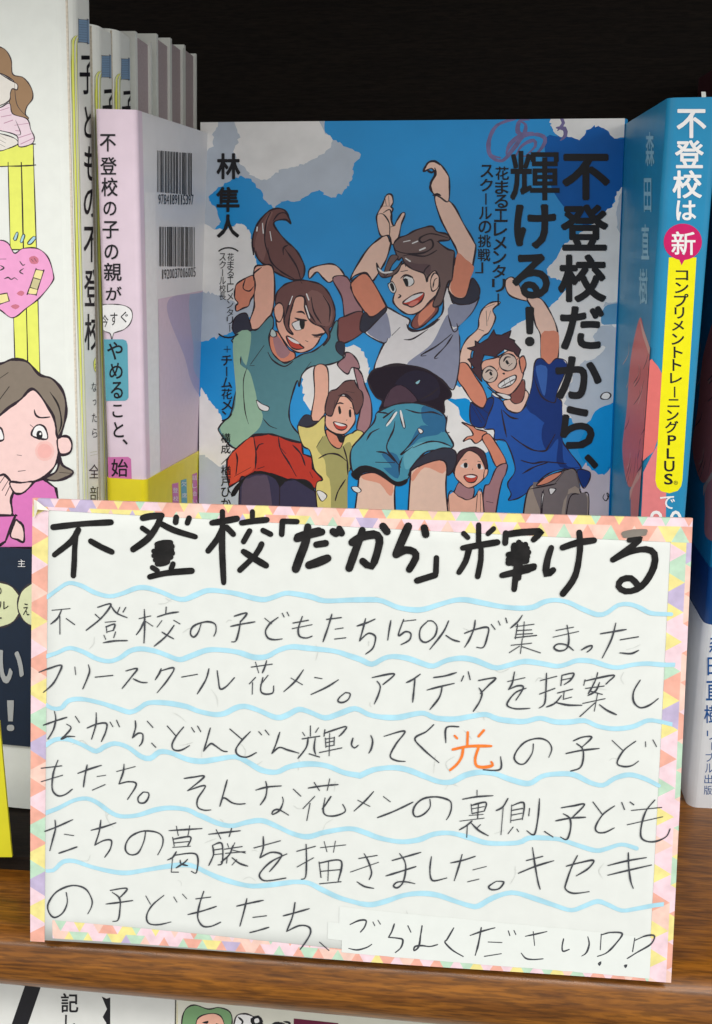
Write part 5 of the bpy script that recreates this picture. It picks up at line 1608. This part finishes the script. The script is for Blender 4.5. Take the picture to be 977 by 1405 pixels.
# ------------------------------------------------------------------ the face-out book behind the sign
FC = Frame((-0.0820, 0.2989046, 0), (1, 0, 0), (0, 0.17364818, 0.98480775))
W, H = 0.1266, 0.1880
book = thing('jumping_children_book', 'face-out book with five children jumping against a blue sky, behind the sign', 'book', FC)
COVER = material('sky_blue_cover', INK['sky'], 0.34, 0.05, 60, 0.45)
bd = Build(); shell(bd, FC, 0, W, 'hi', 0, H, 0.016, 0.0022, 0.0004, COVER); bd.link('cover', book)
bd = Build(); pages(bd, Frame(FC.at(0, 0, -0.0006), FC.U, FC.V), 0.0006, W - 0.0012, 0.0004, H - 0.0004, 0.0148); bd.link('page_block', book)
bd = Build(); top = draw(bd, FC, ILLUSTRATION, 4e-5); clip(bd.link('cover_illustration', book), FC, 0.0, W - 0.0012, 0.0, H)
for nm, tx in (('title_lettering', TITLE), ('subtitle_lettering', SUBTITLE), ('author_lettering', AUTHOR)):
    bd = Build(); letters(bd, FC, tx, top + 2e-5); bd.link(nm, book)

# ------------------------------------------------------------------ left: the stack of face-out copies on a dark riser
FL = Frame([-0.096596, 0.2409, 0.004], [0.99885, -0.04361, -0.02], [0.02297, 0.06882, 0.99736]); FL.O = FL.at(-0.148, 0)
T = 0.0134
FS = Frame(FL.at(0.148, 0), -FL.N, FL.V)
def wrap(o):                                    # bend a flat spine print round the spine's rounded edge
    inv = o.parent.matrix_world.inverted(); r = 0.0036; dx = inv.to_3x3() @ FS.N
    for v in o.data.vertices:
        u = (o.parent.matrix_world @ v.co - FS.O).dot(FS.U); e = min(max(u, 0), T - max(u, 0))
        if e < r: v.co -= dx * (r - math.sqrt(max(0, r * r - (r - e) ** 2)))
    return o
bd = Build(); bd.box(Frame((0, 0, 0), (1, 0, 0), (0, 0, 1)), -0.40, -0.0955, 0.0, 0.0038, -0.40, -0.2209, DARK_WOOD)
bd.link('base_board', None, label='thin black-brown base board under the face-out books at the left', category='base board')
LEFT_COVER = material('white_jacket', (232, 234, 228), 0.4, 0.02, 300, 0.4)
OBI_NAVY = material('navy_band_paper', INK['navy'], 0.4, 0.08, 300, 0.4)
GL = 'white copies lined up behind the face-out book at the left'
def jacket_book(label, h, full):
    t = thing('worried_mother_book' if full else 'white_jacket_book', label, 'book', FL, None if full else GL)
    bd = Build(); shell(bd, FL, 0, 0.148, 'hi', 0, h, T, 0.0036, 0.0004, LEFT_COVER); bd.link('cover', t)
    bd = Build(); pages(bd, Frame(FL.at(0, 0, -0.0006), FL.U, FL.V), 0.0006, 0.1468, 0.0004, h - 0.0004, T - 0.0012); bd.link('page_block', t)
    return t
lb = jacket_book('face-out white book with a worried brown-haired woman and a plastered pink heart', 0.2235, True)
bd = Build(); top = draw(bd, FL, LEFT_ART, 5e-5, lw=1.15); clip(bd.link('cover_illustration', lb), FL, 0.0, 0.1465, 0.0, 0.2235)
bd = Build(); draw(bd, FS, LEFT_SPINE_LINES, 6e-5, 'outline'); wrap(clip(bd.link('spine_border', lb), FS, 0.0002, T * 0.75, 0.06, 0.2235))
bd = Build(); letters(bd, FS, LEFT_SPINE_TEXT, 1e-4); wrap(clip(bd.link('spine_lettering', lb), FS, 0.0002, T * 0.75, 0.04, 0.2235))
bd = Build(); shell(bd, FL, 0.0, 0.148, 'hi', 0.0185, 0.0723, T, 0.0036, 0.0002, OBI_NAVY, off=0.0011); obi = bd.link('paper_band', lb)
bd = Build(); draw(bd, FL, LEFT_OBI_SHAPES, 0.00116, 'outline'); letters(bd, FL, LEFT_OBI_TEXT, 0.0013); clip(bd.link('band_lettering', obi), FL, 0.0, 0.1475)
proto = jacket_book('white spine just behind the front cover, nearest of the row', 0.1990, False)
bd = Build(); draw(bd, FS, LEFT_SPINE_LINES, 6e-5, 'outline'); o = wrap(clip(bd.link('spine_border', proto), FS, 0.0002, T * 0.75, 0.03, 0.2235))
bd = Build(); letters(bd, FS, LEFT_SPINE_TEXT, 1e-4); o2 = wrap(clip(bd.link('spine_lettering', proto), FS, 0.0002, T * 0.75, 0.04, 0.2235))
for q in (o, o2):                                   # the same print, on a copy that stands a little lower
    for v in q.data.vertices: v.co.y -= 0.0060
inward = -FL.N; flat_in = Vector((inward.x, inward.y, 0)).normalized()
proto.location = FL.O + flat_in * 0.01403; bpy.context.view_layer.update()
c2 = copy_tree(proto); c2.location = FL.O + flat_in * 0.02764 + Vector((0, 0, 0.0011)); c2['label'] = 'second white spine in the row, right behind the nearest one'
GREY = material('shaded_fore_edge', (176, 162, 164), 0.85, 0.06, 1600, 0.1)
fore = thing('reversed_book', 'first fore-edge-out book, next to the white spines', 'book', FL, 'books turned fore-edge out behind the white spines')
FO = Frame(FL.at(0, 0), FL.U, FL.V)
bd = Build(); bd.box(FO, 0, 0.1478, 0, 0.2018, -0.0016, 0.0, LEFT_COVER); bd.box(FO, 0, 0.1478, 0, 0.2018, -T, -T + 0.0012, LEFT_COVER); bd.box(FO, 0, 0.003, 0, 0.2018, -T + 0.0012, -0.0016, LEFT_COVER); bd.link('cover', fore)
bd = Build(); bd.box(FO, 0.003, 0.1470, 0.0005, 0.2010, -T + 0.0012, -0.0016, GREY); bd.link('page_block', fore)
names = ['second fore-edge-out book in the row, counting away from the white spines', 'third fore-edge-out book in the row, deep in the shadow', 'fore-edge-out book at the very back of the row, half lost in the dark']
for i, (d, dz) in enumerate([(0.0427, 0.0), (0.0601, 0.0021), (0.0727, 0.0029), (0.0862, 0.0030)]):
    c = fore if i == 0 else copy_tree(fore)
    c.location = FL.O + flat_in * d + Vector((0, 0, dz))
    if i: c['label'] = names[i - 1]

# ------------------------------------------------------------------ pink book standing spine out
FP = Frame([-0.095397, 0.26, 0.0], [0.99952, 0.0, -0.03099], [0.03099, 0.0, 0.99952]); PT = 0.01005; FB = Frame(FP.at(PT, 0), (0, 1, 0), FP.V)
pink = thing('pink_spine_book', 'pink-spined book showing its spine and back cover barcodes beside the jumping children', 'book', FP)
PINK = material('pale_pink_spine', (226, 205, 219), 0.36, 0.03, 200, 0.45)
PINK_BACK = material('pale_back_cover', (234, 232, 233), 0.32, 0.02, 200, 0.45)
PH = 0.18241
bd = Build(); shell(bd, FB, 0.0, 0.105, 'lo', 0, PH, PT, 0.0012, 0.0004, PINK_BACK); bd.link('cover', pink)
bd = Build(); pages(bd, Frame(FB.at(0, 0, -0.0006), FB.U, FB.V), 0.0012, 0.1044, 0.0004, PH - 0.0004, PT - 0.0012); bd.link('page_block', pink)
bd = Build()
shell(bd, FB, 0.0, 0.0042, 'lo', 0.0, PH, PT, 0.0012, 0.0001, PINK, off=0.00012); sp_ = bd.link('spine_strip', pink)
bd = Build(); draw(bd, FP, PINK_SPINE_SHAPES, 0.0002, 'outline'); letters(bd, FP, PINK_SPINE_TEXT, 0.00026); clip(bd.link('spine_lettering', pink), FP, 0.0003, PT, 0.0, PH)
bd = Build(); k = draw(bd, FB, PINK_BACK_SHAPES, 0.00006); clip(bd.link('back_picture', pink), FB, 0.0, 0.105, 0.0, PH)
for bars, dg in ((BARCODES, PINK_DIGITS), (BARCODES_LOW, PINK_DIGITS_LOW)):
    bd = Build(); draw(bd, FB, bars, 0.00012); letters(bd, FB, dg, 0.0002); bd.link('barcode', pink)
YEL = material('yellow_band_paper', INK['obi_yellow'], 0.35, 0.04, 200, 0.45)
bd = Build(); shell(bd, FB, 0.0, 0.105, 'lo', 0.0, 0.0921, PT, 0.0012, 0.0002, YEL, off=0.0005, vtop=lambda u, nn: -0.075 * u); ob_ = bd.link('paper_band', pink)
bd = Build(); draw(bd, FB, PINK_OBI_LABELS, 0.00056); letters(bd, FB, PINK_BAND_TEXT, 0.00062); bd.link('band_lettering', ob_)

# ------------------------------------------------------------------ right: blue books, spine out
FU = Frame([0.044302, 0.262, 0.0], [0.99999, 0.0, 0.00349], [-0.00349, 0.0, 0.99999]); FF = Frame(FU.O, (0, -1, 0), FU.V)
BW, BH = 0.01170, 0.18357
BLUE = material('bright_blue_jacket', (34, 138, 184), 0.36, 0.04, 150, 0.3)
OBI_W = material('white_band_paper', (230, 232, 236), 0.35, 0.02, 200, 0.45)
blue = thing('blue_book', 'blue book with a yellow title strip on its spine, right of the jumping children', 'book', FU, 'blue books standing spine out at the right')
bd = Build(); shell(bd, FF, -0.072, 0.0, 'hi', 0.0, BH, BW, 0.0022, 0.0004, BLUE); bd.link('cover', blue)
bd = Build(); pages(bd, Frame(FF.at(0, 0, -0.0006), FF.U, FF.V), -0.0714, -0.0012, 0.0004, BH - 0.0004, BW - 0.0012); bd.link('page_block', blue)
bd = Build(); k = draw(bd, FF, BLUE_FRONT_ART, 5e-5); letters(bd, FF, BLUE_FRONT_TEXT, k + 2e-5); clip(bd.link('front_picture', blue), FF, -0.072, -0.0006, 0.0, BH)
bd = Build(); k = draw(bd, FU, BLUE_SPINE_SHAPES, 5e-5); letters(bd, FU, BLUE_SPINE_TEXT, k + 4e-5); clip(bd.link('spine_lettering', blue), FU, 0.0, BW, 0.0, BH)
NAVY2 = material('deep_blue_spine_foot', (24, 76, 140), 0.35, 0.05, 150, 0.45)
bd = Build(); shell(bd, FF, -0.072, 0.0, 'hi', 0.0, 0.0695, BW, 0.0022, 0.0001, NAVY2, off=0.00018); bd.link('spine_foot', blue)
bd = Build(); shell(bd, FF, -0.072, 0.0, 'hi', 0.0, 0.0540, BW, 0.0022, 0.0002, OBI_W, off=0.0006); ob2 = bd.link('paper_band', blue)
b2O = Vector([0.064791, 0.269149, 0.0]); shift = b2O - FU.O
F2 = Frame(FU.O, FU.U, FU.V)
bd = Build(); letters(bd, F2, BLUE_OBI_TEXT, 0.00065); bd.link('band_lettering', ob2)
blue2 = copy_tree(blue); blue2.location = b2O; blue2['label'] = 'second blue book with a white lower band, cut by the right edge of the picture'
slip = Build()
P = [Vector((0.0525 + 0.0012 * math.sin(i * 0.5), 0.272 + 0.0004 * i, BH - 0.002 + 0.0011 * i)) for i in range(5)]
slip.add([p + Vector((dx, 0, 0)) for p in P for dx in (-0.0005, 0.0005)], [(2 * i, 2 * i + 1, 2 * i + 3, 2 * i + 2) for i in range(4)], LEFT_COVER, True)
slip.link('order_slip', blue)
FM = Frame((0.0860, 0.400, 0), (1, 0, 0), (0, 0, 1)); FMs = Frame(FM.O, (0, -1, 0), (0, 0, 1))
mar = thing('maroon_book', 'dark maroon book in the shadow behind the blue books', 'book', FM)
MAR = material('dark_maroon_jacket', (74, 40, 46), 0.5, 0.1, 200, 0.3)
bd = Build(); shell(bd, FMs, -0.05, 0.0, 'hi', 0.0, 0.2095, 0.022, 0.003, 0.0006, MAR); bd.link('cover', mar)
bd = Build(); pages(bd, Frame(FMs.at(0, 0, -0.0008), FMs.U, FMs.V), -0.0495, -0.002, 0.0004, 0.209, 0.0204); bd.link('page_block', mar)

# ------------------------------------------------------------------ yellow tag in front of the riser
bd = Build(); TAG = material('yellow_card', (236, 226, 48), 0.5, 0.03, 200, 0.3)
YP = [Vector(p) for p in [[-0.12173, 0.2165, 0.00566], [-0.10736, 0.2165, 0.00666], [-0.10719, 0.2165, 0.04308], [-0.11783, 0.2165, 0.04252]]]
bd.add(YP + [p + Vector((0, 0.0006, 0)) for p in YP], [(0, 1, 2, 3), (7, 6, 5, 4), (0, 4, 5, 1), (1, 5, 6, 2), (2, 6, 7, 3), (3, 7, 4, 0)], TAG)
bd.link('yellow_card', None, label='yellow card standing at the foot of the left book, cut by the picture edge', category='card')

# ------------------------------------------------------------------ face-out books on the tier below
FW = Frame((-0.16, 0.1932, -0.1339), (1, 0, 0), (0, 0.2079, 0.9781))
vt = (-0.0315 + 0.1339) / 0.9781
def low_book(name, label, u0, u1, jacket, h_extra):
    fr = Frame(FW.at(u0, 0), FW.U, FW.V); t = thing(name, label, 'book', Frame(FW.at(u0, -0.078), FW.U, FW.V))
    bd = Build(); bd.box(fr, 0, u1 - u0, -0.078, vt + h_extra, -0.0105, 0.0, jacket); bd.link('cover', t)
    bd = Build(); bd.box(fr, 0.0006, u1 - u0 - 0.0006, -0.0776, vt + h_extra + 0.0004, -0.0100, -0.0005, PAPER); bd.link('page_block', t)
    return t
LOW = material('pale_grey_jacket', (224, 224, 220), 0.4, 0.03, 200, 0.4)
LOW2 = material('cream_jacket', (222, 220, 206), 0.4, 0.03, 200, 0.4)
la = low_book('black_slash_book', 'white book below the shelf with a thick black slash and black lettering', -0.05, 0.0920, LOW, 0.020)
bd = Build(); draw(bd, FW, LOWER_PLAIN, 5e-5); letters(bd, FW, LOWER_TEXT, 8e-5); clip(bd.link('cover_lettering', la), FW, -0.05, 0.0918, -0.05, vt + 0.02)
lc = low_book('comic_cover_book', 'book below the shelf with a cartoon face, green hair and a yellow stripe', 0.0924, 0.185, LOW2, 0.020)
bd = Build(); draw(bd, FW, LOWER_COMIC, 5e-5); clip(bd.link('cover_illustration', lc), FW, 0.0926, 0.1846, -0.05, vt + 0.02)
